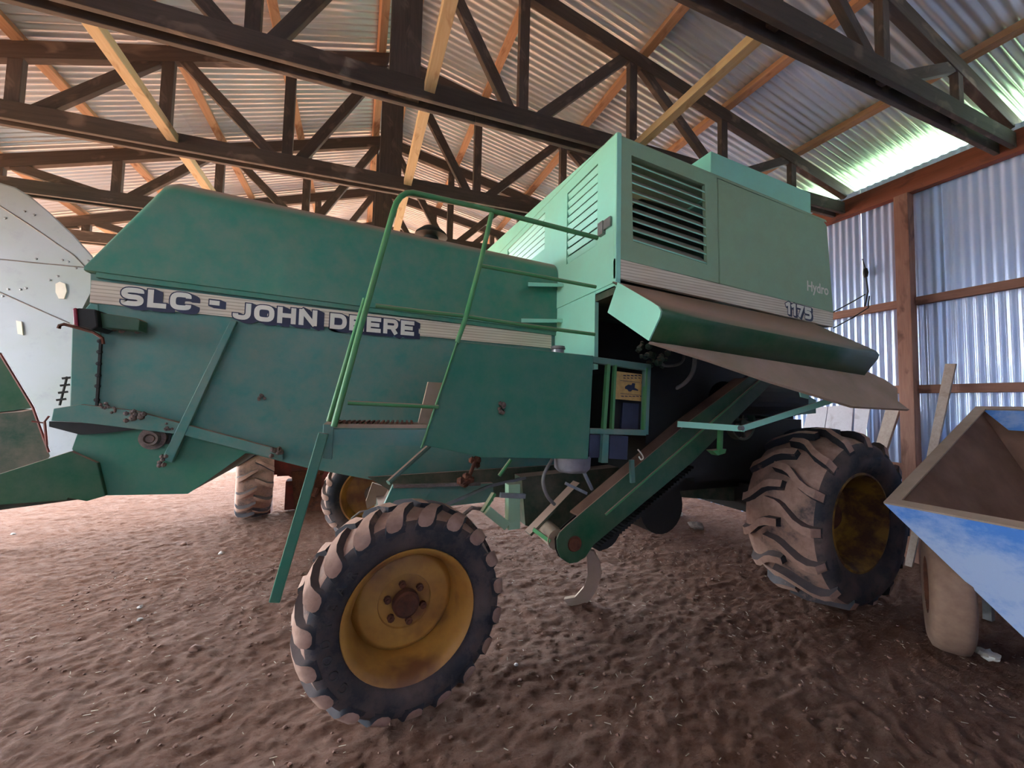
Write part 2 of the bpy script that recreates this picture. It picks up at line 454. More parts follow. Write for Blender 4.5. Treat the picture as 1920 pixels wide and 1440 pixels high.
# added_wall_back: unseen closed gable, added to block light from behind the photographer
wb = empty('added_wall_back', (0, Y0, 0)); wb['kind'] = 'structure'
me = corr_mesh('wall_sheet', 5.9, WV2, M['wall']); x = -1.9
while x < WALLX:
    Mw = Matrix.Identity(4)
    for i, (a, b, c) in enumerate(((0, -1, 0), (0, 0, 1), (-1, 0, 0))):
        Mw[i][0], Mw[i][1], Mw[i][2] = a, b, c
    Mw[0][3] = x + SW/2; Mw[1][3] = Y0; Mw[2][3] = 2.9 - 0.06*abs(x)
    link('wall_sheet', me, wb, Mw); x += SW

# added_wall_left unseen, added to block near light; beyond it that side stands open
wl = empty('added_wall_left', (-6.15, -1.0, 0)); wl['kind'] = 'structure'
me = corr_mesh('wall_sheet', 3.5, WV2, M['wall']); y = Y0 + SW/2
while y < 1.2:
    Mw = Matrix.Identity(4)
    for i, (a, b, c) in enumerate(((0, 0, 1), (0, 1, 0), (-1, 0, 0))):
        Mw[i][0], Mw[i][1], Mw[i][2] = a, b, c
    Mw[0][3] = -6.15; Mw[1][3] = y; Mw[2][3] = 1.72
    link('wall_sheet', me, wl, Mw); y += SW
x = -1.9 - SW
me = corr_mesh('wall_sheet', 4.6, WV2, M['wall'])
while x > -6.6:
    Mw = Matrix.Identity(4)
    for i, (a, b, c) in enumerate(((0, -1, 0), (0, 0, 1), (-1, 0, 0))):
        Mw[i][0], Mw[i][1], Mw[i][2] = a, b, c
    Mw[0][3] = x + SW/2; Mw[1][3] = Y0; Mw[2][3] = 2.25 + 0.30*(x+1.9)*0.5
    link('wall_sheet', me, wb, Mw); x -= SW

# ================================================================== the combine harvester
CB = empty('combine_harvester', (1.5, 3.75, 0))
tag(CB, 'large green combine harvester with cream stripe, louvred engine box and ochre wheel', 'combine harvester')
YH, YB = 3.06, 3.10      # hood face, lower body face
YF = 4.42                # far side of the body
YE = 2.20                # engine box / tank face
# ---- hood (rounded top, sloping back end)
tipb, bl, br = PY(157, 507, YH), PY(310, 327, YH), PY(1043, 487, YH)
lipr = PY(1040, 622, YH)
def lipz(X): return lerp(tipb.z, lipr.z, (X-tipb.x)/(lipr.x-tipb.x))
secs = []
def hood_sec(X, ztop, r):
    zl = lipz(X); pr = [Vector((X, YH+0.02, zl)), Vector((X, YH, zl+0.004))]
    pr += [Vector((X, YH, lerp(zl, ztop-r, f))) for f in (0.33, 0.66)]
    pr += [Vector((X, YH + r - r*math.cos(a), ztop - r + r*math.sin(a))) for a in [math.pi/2*i/8 for i in range(9)]]
    pr += [Vector((X, YF - r + r*math.sin(a), ztop - r + r*math.cos(a))) for a in [math.pi/2*i/8 for i in range(9)]]
    pr += [Vector((X, YF, zl))]
    return pr
XR_ = 1.665
ztr = bl.z + (br.z-bl.z)/(br.x-bl.x)*(XR_-bl.x)
secs.append(hood_sec(tipb.x, tipb.z+0.03, 0.012))
for f in (0.3, 0.6, 0.85, 0.97): secs.append(hood_sec(lerp(tipb.x, bl.x, f), lerp(tipb.z+0.03, bl.z, f), lerp(0.012, 0.14, f)))
secs.append(hood_sec(bl.x+0.05, bl.z+0.012, 0.15))
for f in (0.33, 0.66, 1.0): secs.append(hood_sec(lerp(bl.x+0.05, XR_, f), lerp(bl.z+0.012, ztr, f), 0.15))
mb = MB(); n = len(secs[0])
for s in secs: mb.v += s
for i in range(len(secs)-1):
    for j in range(n-1): mb.f.append([i*n+j, (i+1)*n+j, (i+1)*n+j+1, i*n+j+1]); mb.mi.append(0)
mb.f.append(list(range(n))); mb.mi.append(0)
hood = part('hood', mb, M['hood'], CB, 35)
mb = MB(); mb.prism([Vector((tipb.x+0.05, YH+0.012, lipz(tipb.x)-0.03)), Vector((XR_, YH+0.012, lipz(XR_)-0.03)), Vector((XR_, YH+0.012, lipz(XR_)+0.004)), Vector((tipb.x+0.05, YH+0.012, lipz(tipb.x)+0.004))], (0, 0.03, 0))
part('hood_lip', mb, M['hood'], hood)
# air intake cap behind the hood
mb = MB(); q = PY(808, 452, 4.2); mb.lathe([(0.02, 0.16), (0.10, 0.14), (0.17, 0.08), (0.18, 0.05), (0.08, 0.04), (0.08, -0.3)], q, (0,0,1), 24)
part('intake_cap', mb, M['black'], CB, 40)
# ---- lower body
side = plate([(170, 513), (1060, 618), (1060, 700), (1120, 900), (1000, 905), (735, 907), (575, 877), (460, 848), (300, 808), (175, 782), (184, 640), (168, 600)], YB, 0.02)
body = part('body_side', side, M['body'], CB)
pb = [PY(172, 530, YB), PY(136, 600, YB), PY(131, 766, YB), PY(460, 848, YB), PY(735, 907, YB), Vector((4.2, YB, 1.0)), Vector((4.2, YB, 2.5)), Vector((1.7, YB, 2.2))]
mb = MB(); mb.prism([Vector((v.x, YB+0.03, v.z)) for v in pb], (0, YF-YB-0.05, 0))
part('body_core', mb, M['under'], CB)
# rear corner sheet
mb = plate([(168, 568), (184, 570), (190, 640), (181, 770), (130, 764), (134, 612), (150, 590)], YB-0.006, 0.02)
part('rear_corner_panel', mb, M['body'], CB, None, 0.006)
mb = MB()
for y_ in (640, 660, 682, 704, 724, 750):
    q = PY(188 - (y_-640)*0.055, y_, YB-0.008); mb.lathe([(0.0, -0.012), (0.012, -0.010), (0.013, 0.004)], q, (0,1,0), 8)
mb.bar(PY(189, 640, YB-0.008), PY(181, 772, YB-0.008), 0.012, 0.012)
part('rivet_seam', mb, M['black'], CB)['kind'] = 'stuff'
# stripe
sp0, sp1, sp2, sp3 = (171, 525), (1034, 627), (1034, 653), (168, 567)
mb = plate([sp0, (602, 578), sp1, sp2, (602, 612), sp3], YB-0.012, 0.011)
stripe = part('side_stripe', mb, M['stripe'], CB)
FONT = None
def text_mesh(txt, off):
    cu = bpy.data.curves.new('lettering', 'FONT'); cu.body = txt; cu.size = 1.0; cu.offset = off
    cu.resolution_u = 3; cu.fill_mode = 'FRONT'; cu.extrude = 0.0
    ob = bpy.data.objects.new('lettering_tmp', cu); COL.objects.link(ob)
    dg_ = bpy.context.evaluated_depsgraph_get()
    me = bpy.data.meshes.new_from_object(ob.evaluated_get(dg_))
    vs = [v.co.copy() for v in me.vertices]; fs = [list(pg.vertices) for pg in me.polygons]
    bpy.data.objects.remove(ob); bpy.data.curves.remove(cu); bpy.data.meshes.remove(me)
    return vs, fs
def text_on(txt, pl, pr_, ht, Y, mb_fg, mb_bg, sh=(0.0, 0.0), off=0.035, outl=0.03, lift=0.003):
    """flat print: txt between photo points pl, pr_ (baseline) on plane Y, cap height ht metres"""
    a = PY(pl[0], pl[1], Y); b = PY(pr_[0], pr_[1], Y)
    vs, fs = text_mesh(txt, off); x0 = min(v.x for v in vs); x1 = max(v.x for v in vs)
    y0 = min(v.y for v in vs); y1 = max(v.y for v in vs)
    ux = (b-a)/(x1-x0); uz = Vector((0, 0, ht/(y1-y0)))
    mb_fg.add([a + ux*(v.x-x0) + uz*(v.y-y0) + Vector((0, -lift, 0)) for v in vs], fs)
    if mb_bg is not None:
        vs2, fs2 = text_mesh(txt, off+outl)
        for k_ in range(9):
            t_ = k_/8
            mb_bg.add([a + ux*(v.x-x0) + uz*(v.y-y0) + Vector((sh[0]*t_, -lift*0.4-0.0001*k_, sh[1]*t_)) for v in vs2], fs2)
def rounded(pts, r, closed=False, n=5):
    out = []; N_ = len(pts)
    for i in range(N_):
        p_ = Vector(pts[i]).to_2d()
        if not closed and i in (0, N_-1): out.append(p_); continue
        a_ = Vector(pts[i-1]).to_2d(); b_ = Vector(pts[(i+1) % N_]).to_2d()
        ra = min(r, (a_-p_).length*0.5); rb = min(r, (b_-p_).length*0.5)
        q0 = p_+(a_-p_).normalized()*ra; q1 = p_+(b_-p_).normalized()*rb
        for k_ in range(n+1):
            t_ = k_/n; out.append(q0*(1-t_)**2 + p_*2*t_*(1-t_) + q1*t_*t_)
    return out
def stroke(pts, w, closed=False):
    """outline quads of a polyline of width w, mitred"""
    N_ = len(pts); Lf, Rt = [], []
    for i in range(N_):
        p_ = pts[i]; a_ = pts[i-1] if (i > 0 or closed) else None; b_ = pts[(i+1) % N_] if (i < N_-1 or closed) else None
        d0 = (p_-a_).normalized() if a_ is not None and (p_-a_).length > 1e-6 else None
        d1 = (b_-p_).normalized() if b_ is not None and (b_-p_).length > 1e-6 else None
        d0 = d0 or d1; d1 = d1 or d0
        n0 = Vector((-d0.y, d0.x)); n1 = Vector((-d1.y, d1.x)); mt = (n0+n1)
        mt = mt.normalized() if mt.length > 1e-6 else n0
        L_ = w/2/max(0.5, mt.dot(n0)); Lf.append(p_+mt*L_); Rt.append(p_-mt*L_)
    vs = Lf+Rt; m_ = N_ if closed else N_-1
    return vs, [[i, (i+1) % N_, N_+(i+1) % N_, N_+i] for i in range(m_)]
def glyph(ch, s):
    h = s/2; T, B, L, R, m = 1-h, h, h, 1-h, 0.5
    V = lambda *q: [Vector(a) for a in q]
    r = 0.30
    return {'S': (1.0, [(rounded(V((R,0.72),(R,T),(L,T),(L,m),(R,m),(R,B),(L,B),(L,0.28)), r), 0)]),
     'L': (0.86, [(V((L,1),(L,B),(0.86,B)), 0)]), 'C': (1.0, [(rounded(V((R,0.68),(R,T),(L,T),(L,B),(R,B),(R,0.32)), r), 0)]),
     'J': (0.9, [(rounded(V((0.9-h,1),(0.9-h,B),(L,B),(L,0.36)), r), 0)]), 'O': (1.05, [(rounded(V((L,B),(L,T),(1.05-h,T),(1.05-h,B)), r, True), 1)]),
     'H': (1.0, [(V((L,0),(L,1)), 0), (V((R,0),(R,1)), 0), (V((L,m),(R,m)), 0)]), 'N': (1.02, [(V((L,0),(L,1)), 0), (V((1.02-h,0),(1.02-h,1)), 0), (V((L*0.9,0.98),(1.02-h*0.9,0.02)), 0)]),
     'D': (1.02, [(V((L,0),(L,1)), 0), (rounded(V((0,T),(1.02-h,T),(1.02-h,B),(0,B)), 0.34), 0)]),
     'E': (0.92, [(V((0.92,T),(L,T),(L,B),(0.92,B)), 0), (V((L,m),(0.82,m)), 0)]),
     'R': (1.0, [(V((L,0),(L,1)), 0), (rounded(V((L,T),(R-0.02,T),(R-0.02,0.44),(L,0.44)), 0.22), 0), (V((0.56,0.44),(0.86,0)), 0)]),
     '-': (0.72, [(V((0.0,0.5),(0.72,0.5)), 0)]),
     '1': (0.55, [(V((0.55-h,0),(0.55-h,1)), 0), (V((0.0,0.70),(0.55-h,0.92)), 0)]), '7': (0.85, [(V((0,T),(0.85-h*0.8,T),(0.28,0)), 0)]),
     '5': (0.9, [(V((0.86,T),(L,T),(L,0.46)), 0), (rounded(V((L*0.4,0.56),(0.9-h,0.56),(0.9-h,B),(L*0.3,B)), 0.2), 0)])}[ch]
def block_text(txt, pl, pr_, ht, Y, parent_, sh, sw=0.27, ol=0.12, gap=0.16, lift=0.003):
    a = PY(pl[0], pl[1], Y); b = PY(pr_[0], pr_[1], Y)
    tot = sum(glyph(c_, sw)[0] for c_ in txt) + gap*(len(txt)-1); ux = (b-a)/tot; uz = Vector((0, 0, ht)); x = 0.0; kf = 0
    for c_ in txt:
        wd, sts = glyph(c_, sw); mb_fg, mb_bg = MB(), MB()
        for pts_, cl in sts:
            vs_, fs_ = stroke(pts_, sw, bool(cl))
            mb_fg.add([a + ux*(x+v.x) + uz*v.y + Vector((0, -lift-0.00004*kf, 0)) for v in vs_], fs_); kf += 1
            ex = [q_.copy() for q_ in pts_]
            if not cl:
                ex[0] += (ex[0]-ex[1]).normalized()*ol/2; ex[-1] += (ex[-1]-ex[-2]).normalized()*ol/2
            vs_, fs_ = stroke(ex, sw+ol, bool(cl))
            for k_ in range(9):
                t_ = k_/8
                mb_bg.add([a + ux*(x+v.x) + uz*v.y + Vector((sh[0]*t_, -lift*0.7+0.0001*k_, sh[1]*t_)) for v in vs_], fs_)
        x += wd + gap
        part('letter_shadow', mb_bg, M['navy'], parent_); part('letter', mb_fg, M['cream'], parent_)
fg, bgm = MB(), MB(); YT = YB-0.0125
hl = PY(240, 540, YT).z - PY(240, 583, YT).z
for w_, a_, b_ in (('SLC', (226, 572), (358, 583)), ('JOHN', (436, 598), (594, 612)), ('DEERE', (618, 616), (776, 630))):
    block_text(w_, a_, b_, hl*0.80, YT, stripe, (0.040, -0.016))
block_text('-', (392, 583), (411, 585), hl*0.80, YT, stripe, (0.03, -0.012), ol=0.16)
# diagonal brace, slanted rail, lower panels
mb = MB(); mb.prism([PY(x, y, YB-0.05) for x, y in ((432, 600), (444, 602), (322, 868), (302, 862))], (0, 0.04, 0)); part('diagonal_brace', mb, M['body'], CB, None, 0.004)
mb = MB(); mb.prism([PY(x, y, YB-0.045) for x, y in ((150, 758), (250, 770), (530, 845), (530, 864), (340, 815), (150, 792), (95, 789), (100, 766))], (0, 0.05, 0)); part('frame_rail', mb, M['body'], CB, None, 0.004)
mb = MB(); mb.prism([PY(x, y, YB-0.03) for x, y in ((92, 790), (300, 800), (200, 812), (150, 815), (92, 800))], (0, 0.6, 0)); part('rail_channel', mb, M['black'], CB)
low = part('chopper_side', plate([(150, 800), (135, 842), (180, 866), (196, 929), (352, 926), (400, 893), (460, 850), (520, 855), (300, 805)], YB-0.002, 0.02), M['tank'], CB)
mb = MB(); pc = [PY(x, y, YB+0.02) for x, y in ((150, 800), (135, 842), (205, 928), (352, 925), (400, 893), (460, 850))]
mb.prism(pc, (0, 1.2, 0)); part('chopper_core', mb, M['under'], CB)
tail = part('spreader_tail_panel', plate([(-140, 930), (-140, 980), (0, 947), (126, 938), (128, 934), (162, 940), (197, 930), (182, 868), (132, 846), (0, 888)], YB-0.03, 0.03), M['dkgreen'], CB, None, 0.004)
mb = MB(); mb.prism([PY(x, y, YB+0.01) for x, y in ((-140, 935), (-140, 975), (160, 935), (130, 850), (0, 892))], (0, 0.28, 0)); part('spreader_core', mb, M['under'], CB)
# bearing
mb = MB(); q = PY(285, 822, YB-0.03); mb.lathe([(0.0, -0.03), (0.022, -0.03), (0.024, -0.02), (0.030, -0.035), (0.042, -0.035), (0.046, 0.0), (0.07, 0.004), (0.07, 0.03)], q, (0,1,0), 24)
brg = part('shaft_bearing', mb, M['grime'], CB, 40)
mb = MB(); mb.prism([PY(x, y, YB-0.008) for x, y in ((290, 806), (322, 812), (318, 832), (276, 836), (268, 812))], (0, 0.006, 0)); part('bearing_slot', mb, M['black'], CB)
mb = MB()
for (x, y, r) in ((310, 864, 0.03), (262, 778, 0.035), (246, 780, 0.03), (520, 848, 0.035), (491, 746, 0.022), (940, 765, 0.03), (318, 800, 0.02), (222, 612, 0.03), (258, 616, 0.025), (195, 760, 0.02), (210, 768, 0.018)):
    Yq = YB-0.04 if x < 900 else YE-0.004
    if (x, y) == (491, 746): Yq = YB-0.004
    c_ = PY(x, y, Yq)
    for _ in range(7):
        o_ = Vector((random.uniform(-1,1)*r, random.uniform(-0.3,0)*r, random.uniform(-1,1)*r))
        mb.lathe([(0.0, -r*0.5), (r*0.4, -r*0.3), (r*0.5, 0), (0.0, r*0.3)], c_+o_, (0,1,0), 6)
part('grease_clumps', mb, M['grime'], CB)['kind'] = 'stuff'
# tail lamp on bracket
mb = MB(); mb.prism([PY(x, y, YB-0.12) for x, y in ((186, 586), (255, 596), (262, 600), (260, 620), (186, 614))], (0, 0.1, 0)); lb = part('lamp_bracket', mb, M['dkgreen'], CB, None, 0.004)
mb = MB(); mb.prism([PY(x, y, YB-0.16) for x, y in ((143, 577), (180, 580), (184, 612), (172, 619), (146, 612))], (0, 0.16, 0)); lamp = part('tail_lamp', mb, M['black'], CB, None, 0.008)
mb = MB(); mb.prism([PY(x, y, YB-0.165) for x, y in ((135, 580), (138, 577), (143, 577), (146, 612), (137, 608))], (0, 0.17, 0)); part('lamp_lens', mb, M['redlamp'], lamp, None, 0.006, 'red lamp lens')
mb = MB(); mb.tube([PY(x, y, YB-0.14) for x, y in ((110, 616), (112, 610), (120, 608), (140, 613), (175, 623), (192, 634), (194, 645))], 0.009, 6); part('lamp_hook', mb, M['rust'], CB, 60)
mb = MB(); a_, b_ = PY(112, 760, YB+0.1), PY(126, 706, YB+0.1); mb.cyl(a_, b_, 0.006, 6)
for f in (0.2, 0.45, 0.7, 0.95): mb.bar(lerp(a_, b_, f)-Vector((0.02,0,0.004)), lerp(a_, b_, f)+Vector((0.02,0,0.004)), 0.012, 0.012)
part('chain', mb, M['black'], CB)

# ---- fuel tank / platform box
pn = [(857, 640), (1113, 667), (1103, 861), (905, 858), (800, 836), (790, 834)]
mb = MB(); mb.prism([PY(x, y, YE) for x, y in pn], (0, 0.015, 0)); tank = part('side_tank_panel', mb, M['tank'], CB, None, 0.004)
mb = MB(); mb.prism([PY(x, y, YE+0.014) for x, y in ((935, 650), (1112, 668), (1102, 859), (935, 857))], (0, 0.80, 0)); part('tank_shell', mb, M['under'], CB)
mb = MB(); q = Vector((PY(1046, 657, YE+0.25).x, YE+0.25, PY(1046, 657, YE+0.12).z)); mb.lathe([(0.0, 0.05), (0.05, 0.05), (0.055, 0.03), (0.045, 0.025), (0.045, -0.05)], q, (0,0,1), 20)
part('filler_cap', mb, M['steel'], tank, 40)
mb = MB(); q = PY(1073, 858, YE+0.15); mb.lathe([(0.0, -0.10), (0.10, -0.095), (0.125, -0.07), (0.13, 0.02)], q, (0,0,1), 28); part('sediment_bowl', mb, M['greytank'], tank, 50)
# ---- step and riser
s0, s1 = PY(607, 802, YE), PY(800, 803, YE)
mb = MB(); mb.prism([s0, s1, Vector((s1.x, YE+0.26, s1.z)), Vector((s0.x, YE+0.26, s0.z))], (0, 0, 0.02)); step = part('step_tread', mb, M['dustsheet'], CB)
mb = MB()
for i in range(16):
    x_ = lerp(s0.x+0.04, s1.x-0.08, i/15); mb.bar((x_, YE+0.02, s0.z+0.024), (x_+0.025, YE+0.24, s0.z+0.024), 0.012, 0.012)
part('tread_rib', mb, M['rust'], step)['kind'] = 'stuff'
mb = MB(); mb.prism([PY(x, y, YE) for x, y in ((626, 804), (800, 806), (795, 836), (622, 834))], (0, 0.02, 0)); part('step_fascia', mb, M['body'], CB)
mb = MB(); mb.prism([PY(x, y, YE-0.01) for x, y in ((606, 795), (626, 797), (622, 862), (604, 860))], (0, 0.05, 0)); part('hinge_plate', mb, M['body'], CB, None, 0.003)
mb = MB(); mb.prism([PY(x, y, YE+0.10) for x, y in ((803, 716), (836, 718), (815, 802), (783, 799))], (0, 0.03, 0)); part('step_riser', mb, M['dustsheet'], CB)
# folded ladder leg
mb = MB(); a_, b_ = PY(607, 812, YE-0.06), PY(515, 1128, YE-0.10); mb.bar(a_, b_, 0.046, 0.035, (0,1,0)); part('ladder_leg', mb, M['tank'], CB, None, 0.004)
# ---- handrails
def rail(pts, r=0.016, Y=YE-0.01, name='handrail', mat='rail', Ys=None):
    mb = MB(); mb.tube([PY(x, y, (Ys[i] if Ys else Y)) for i, (x, y) in enumerate(pts)], r, 10); return part(name, mb, M[mat], CB, 60)
rail([(626, 800), (680, 600), (737, 398), (743, 381), (751, 369), (762, 362), (775, 361), (900, 389), (1120, 446)])
rail([(616, 790), (660, 640), (684, 560)], 0.012, YE+0.10)
rail([(922, 400), (901, 492), (872, 600), (857, 642)], 0.015)
rail([(704, 573), (790, 584), (868, 592)], 0.012)
rail([(878, 594), (1000, 612), (1115, 627)], 0.012)
rail([(901, 498), (1000, 516), (1117, 538)], 0.012)
rail([(652, 755), (740, 759), (822, 763)], 0.012)
rail([(857, 642), (790, 840)], 0.006)
# ---- engine box
ec, er_, eb, el = PY(1158, 257, YE), PY(1550, 417, YE), PY(1562, 585, YE), PY(1162, 485, YE)
XE = 1.672
def quadp(u, v):     # point on the side face, u along, v down
    return lerp(lerp(ec, er_, u), lerp(el, eb, u), v)
def face_uv(x, y):
    return PY(x, y, YE)
lo = [(1184, 291), (1322, 346), (1326, 496), (1187, 452)]
outer = [(1158, 257), (1344, 333), (1348, 531), (1162, 485)]
mb = MB()
O_ = [PY(x, y, YE) for x, y in outer]; I_ = [PY(x, y, YE) for x, y in lo]
for i in range(4):
    j = (i+1) % 4; mb.hull8([O_[i], O_[j], I_[j], I_[i]], [v+Vector((0, 0.03, 0)) for v in (O_[i], O_[j], I_[j], I_[i])])
door = part('louvre_door', mb, M['mintd'], CB)
NS = 9
for i in range(NS):
    f0 = (i-0.12)/NS if i else 0.0; f1 = (i+0.74)/NS
    a0, a1 = lerp(I_[0], I_[3], f0), lerp(I_[1], I_[2], f0); b0, b1 = lerp(I_[0], I_[3], f1), lerp(I_[1], I_[2], f1)
    mb = MB(); yo = Vector((0, 0.060, 0)); yi = Vector((0, 0.006, 0)); tz = Vector((0, 0.006, -0.004)); lp = Vector((0, -0.004, -0.014))
    mb.hull8([a0+yo, a1+yo, a1+yo+tz, a0+yo+tz], [b0+yi, b1+yi, b1+yi+tz, b0+yi+tz]); sl_ = part('louvre_slat', mb, M['hood'], door)
    mb = MB(); mb.hull8([b0+yi, b1+yi, b1+yi+lp, b0+yi+lp], [v+Vector((0, 0.004, 0.002)) for v in (b0+yi, b1+yi, b1+yi+lp, b0+yi+lp)]); part('slat_lip', mb, M['mint'], door)
mb = MB(); mb.prism([PY(x, y, YE+0.003) for x, y in ((1346, 334), (1535, 410), (1545, 414), (1551, 424), (1563, 586), (1350, 532))], (0, 0.03, 0)); sidep = part('engine_side_panel', mb, M['mintd'], CB, None, 0.008)
# stripe, corner post
mb = MB(); mb.prism([PY(x, y, YE-0.004) for x, y in ((1164, 486), (1562, 586), (1562, 613), (1164, 522))], (0, 0.03, 0)); st2 = part('engine_stripe', mb, M['stripe'], CB)
fg, bgm = MB(), MB(); hh = PY(1500, 570, YE).z-PY(1500, 596, YE).z
block_text('1175', (1473, 588), (1521, 600), hh*0.86, YE-0.0045, st2, (0.022, -0.010))
fg = MB(); text_on('Hydro', (1513, 551), (1553, 560), hh*0.98, YE+0.0025, fg, None, off=0.02); part('lettering', fg, M['cream'], sidep, None, 0, 'cream lettering Hydro')
# box shell: rounded top edge, roof, interior
mb = MB()
YEF = 5.30
rr = 0.05
for (A, B) in ((ec, er_),):
    pa = [A + Vector((0, rr - rr*math.cos(a), rr*math.sin(a))) for a in [math.pi/2*i/6 for i in range(7)]] + [A + Vector((0, YEF-YE, rr))]
    pb2 = [B + Vector((0, rr - rr*math.cos(a), rr*math.sin(a))) for a in [math.pi/2*i/6 for i in range(7)]] + [B + Vector((0, YEF-YE, rr))]
    n = len(pa); mb.add(pa+pb2, [[i, i+1, n+i+1, n+i] for i in range(n-1)])
part('engine_box_roof', mb, M['mintd'], CB, 50)
mb = MB(); mb.box((1.70, 2.9, 2.5), (4.1, 2.93, 3.6)); part('engine_partition', mb, M['dkgreen'], CB)
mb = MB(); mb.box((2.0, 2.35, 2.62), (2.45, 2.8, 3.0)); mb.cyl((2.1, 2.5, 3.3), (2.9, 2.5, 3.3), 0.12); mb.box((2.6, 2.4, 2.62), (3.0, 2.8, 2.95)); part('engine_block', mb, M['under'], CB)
# end face with louvres (faces the hood)
def EX(x, y): return PX(x, y, XE)
top_near = Vector((XE, YE, ec.z+0.04)); top_far = Vector((XE, YEF, ec.z+0.30))
def endz(Y): return lerp(top_near.z, top_far.z, (Y-YE)/(YEF-YE))
L1 = [EX(1121, 318), EX(1116, 462), EX(1058, 498), EX(1064, 353)]
L2 = [EX(1022, 405), EX(1022, 470), EX(950, 520), EX(952, 462)]
zb = 2.55
mb = MB()
def endq(y0, y1, z0a, z1a, z0b, z1b):
    a = [Vector((XE, y0, z0a)), Vector((XE, y1, z0b)), Vector((XE, y1, z1b)), Vector((XE, y0, z1a))]
    mb.hull8(a, [v+Vector((0.03, 0, 0)) for v in a])
ya, yb2 = L1[0].y, L1[3].y; yc, yd = L2[0].y, L2[3].y
za_t, za_b = (L1[0].z+L1[3].z)/2, (L1[1].z+L1[2].z)/2
zc_t, zc_b = (L2[0].z+L2[3].z)/2, (L2[1].z+L2[2].z)/2
endq(YE, ya, zb, endz(YE), zb, endz(ya)); endq(ya, yb2, za_t, endz(ya), za_t, endz(yb2)); endq(ya, yb2, zb, za_b, zb, za_b)
endq(yb2, yc, zb, endz(yb2), zb, endz(yc)); endq(yc, yd, zc_t, endz(yc), zc_t, endz(yd)); endq(yc, yd, zb, zc_b, zb, zc_b)
endq(yd, YEF, zb, endz(yd), zb, endz(YEF))
endf = part('engine_end_panel', mb, M['mint'], CB)
for (y0_, y1_, zt_, zb_, nn_) in ((ya, yb2, za_t, za_b, 9), (yc, yd, zc_t, zc_b, 6)):
    for i in range(nn_):
        z0_ = lerp(zt_, zb_, (i+0.16)/nn_); z1_ = lerp(zt_, zb_, (i+0.80)/nn_); mb = MB()
        mb.hull8([(XE+0.004, y0_, z0_), (XE+0.004, y1_, z0_), (XE+0.012, y1_, z0_), (XE+0.012, y0_, z0_)], [(XE+0.018, y0_, z1_), (XE+0.018, y1_, z1_), (XE+0.026, y1_, z1_), (XE+0.026, y0_, z1_)])
        part('louvre_slat', mb, M['mint'], endf)
mb = MB(); mb.box((XE+0.12, YE+0.1, 2.6), (XE+0.14, YEF-0.1, 3.5)); part('radiator_screen', mb, M['black'], CB)
mb = MB(); q = EX(1131, 430); mb.box((XE-0.03, q.y-0.03, q.z-0.05), (XE, q.y+0.03, q.z+0.05)); mb.box((XE-0.02, q.y-0.11, q.z-0.02), (XE-0.005, q.y-0.03, q.z+0.05)); part('door_latch', mb, M['steel'], endf)
mb = MB(); mb.box((1.660, YE-0.004, 2.60), (1.704, YE+0.03, ec.z+0.035)); part('corner_post', mb, M['mint'], CB, None, 0.006)
# sill under the end face, column below
q0, q1 = EX(1160, 486), EX(1060, 545)
mb = MB(); mb.box((XE-0.012, YE-0.003, el.z-0.17), (XE+0.02, 3.25, el.z-0.002)); part('end_sill', mb, M['mint'], CB)
mb = MB(); zt_ = 2.58; mb.box((XE-0.004, EX(1116, 600).y, 1.98), (XE+0.03, 3.12, zt_)); part('end_column', mb, M['mint'], CB)
for (xa, ya_, xb, yb_) in ((990, 533, 1066, 537), (977, 601, 1080, 604)):
    Yk = YH-0.10; mb = MB(); mb.hull8([PY(xa, ya_-4, Yk), PY(xa, ya_+4, Yk), PY(xa, ya_+4, Yk+0.1), PY(xa, ya_-4, Yk+0.1)], [PY(xb, yb_-5, Yk), PY(xb, yb_+1, Yk), PY(xb, yb_+1, Yk+0.1), PY(xb, yb_-5, Yk+0.1)])
    part('hand_grip', mb, M['mint'], CB, None, 0.004)
mb = MB(); mb.box((XE, YE+0.02, 2.50), (4.15, YEF, 2.56)); part('engine_floor', mb, M['under'], CB)
# grain tank extension
Yx = 2.45; g0, g1, g2 = PY(1333, 283, Yx), PY(1520, 362, Yx), PY(1519, 396, Yx)
mb = MB(); mb.hull8([(g0.x, Yx, 3.6), (g1.x, Yx, 3.6), (g1.x, Yx, g1.z), (g0.x, Yx, g0.z)], [(g0.x, 4.9, 3.6), (g1.x, 4.9, 3.6), (g1.x, 4.9, g1.z+0.05), (g0.x, 4.9, g0.z+0.05)])
part('grain_tank_top', mb, M['mint'], CB, None, 0.006)
mb = MB(); mb.box((3.0, 3.2, 2.5), (4.1, 5.0, 3.7)); part('grain_tank', mb, M['under'], CB)

# ---- hinged side shield swung out below the stripe
XC = 1.62
cap = [PX(x, y, XC) for x, y in ((1158, 529), (1222, 566), (1234, 574), (1239, 583), (1237, 594), (1216, 639), (1139, 586))]
nose = cap[3]
mb = MB(); mb.prism(cap, (0.012, 0, 0)); shc = part('shield_end_cap', mb, M['mint'], CB)
XS = PY(1649, 672, nose.y).x
lowv = cap[5]
prof = [Vector((0, YE-0.01, 2.575)), cap[1], cap[2], cap[3], cap[4], lerp(cap[4], cap[5], 0.5), cap[5]]
drop = Vector((0, 0, 0))
mb = MB(); n = len(prof)
topR = PY(1640, 650, YE-0.01)
def sh_at(X, f):
    out = []
    for i, v in enumerate(prof):
        dz = -0.10*f if i > 0 else -0.075*f
        out.append(Vector((X, v.y, v.z+dz)))
    return out
ringsS = [sh_at(lerp(XC+0.01, XS, f), f) for f in (0, 0.25, 0.5, 0.75, 1.0)]
for r_ in ringsS: mb.v += r_
for i in range(4):
    for j in range(n-1): mb.f.append([i*n+j, i*n+j+1, (i+1)*n+j+1, (i+1)*n+j]); mb.mi.append(0)
shield = part('side_shield', mb, M['dkgreen'], CB, 40)
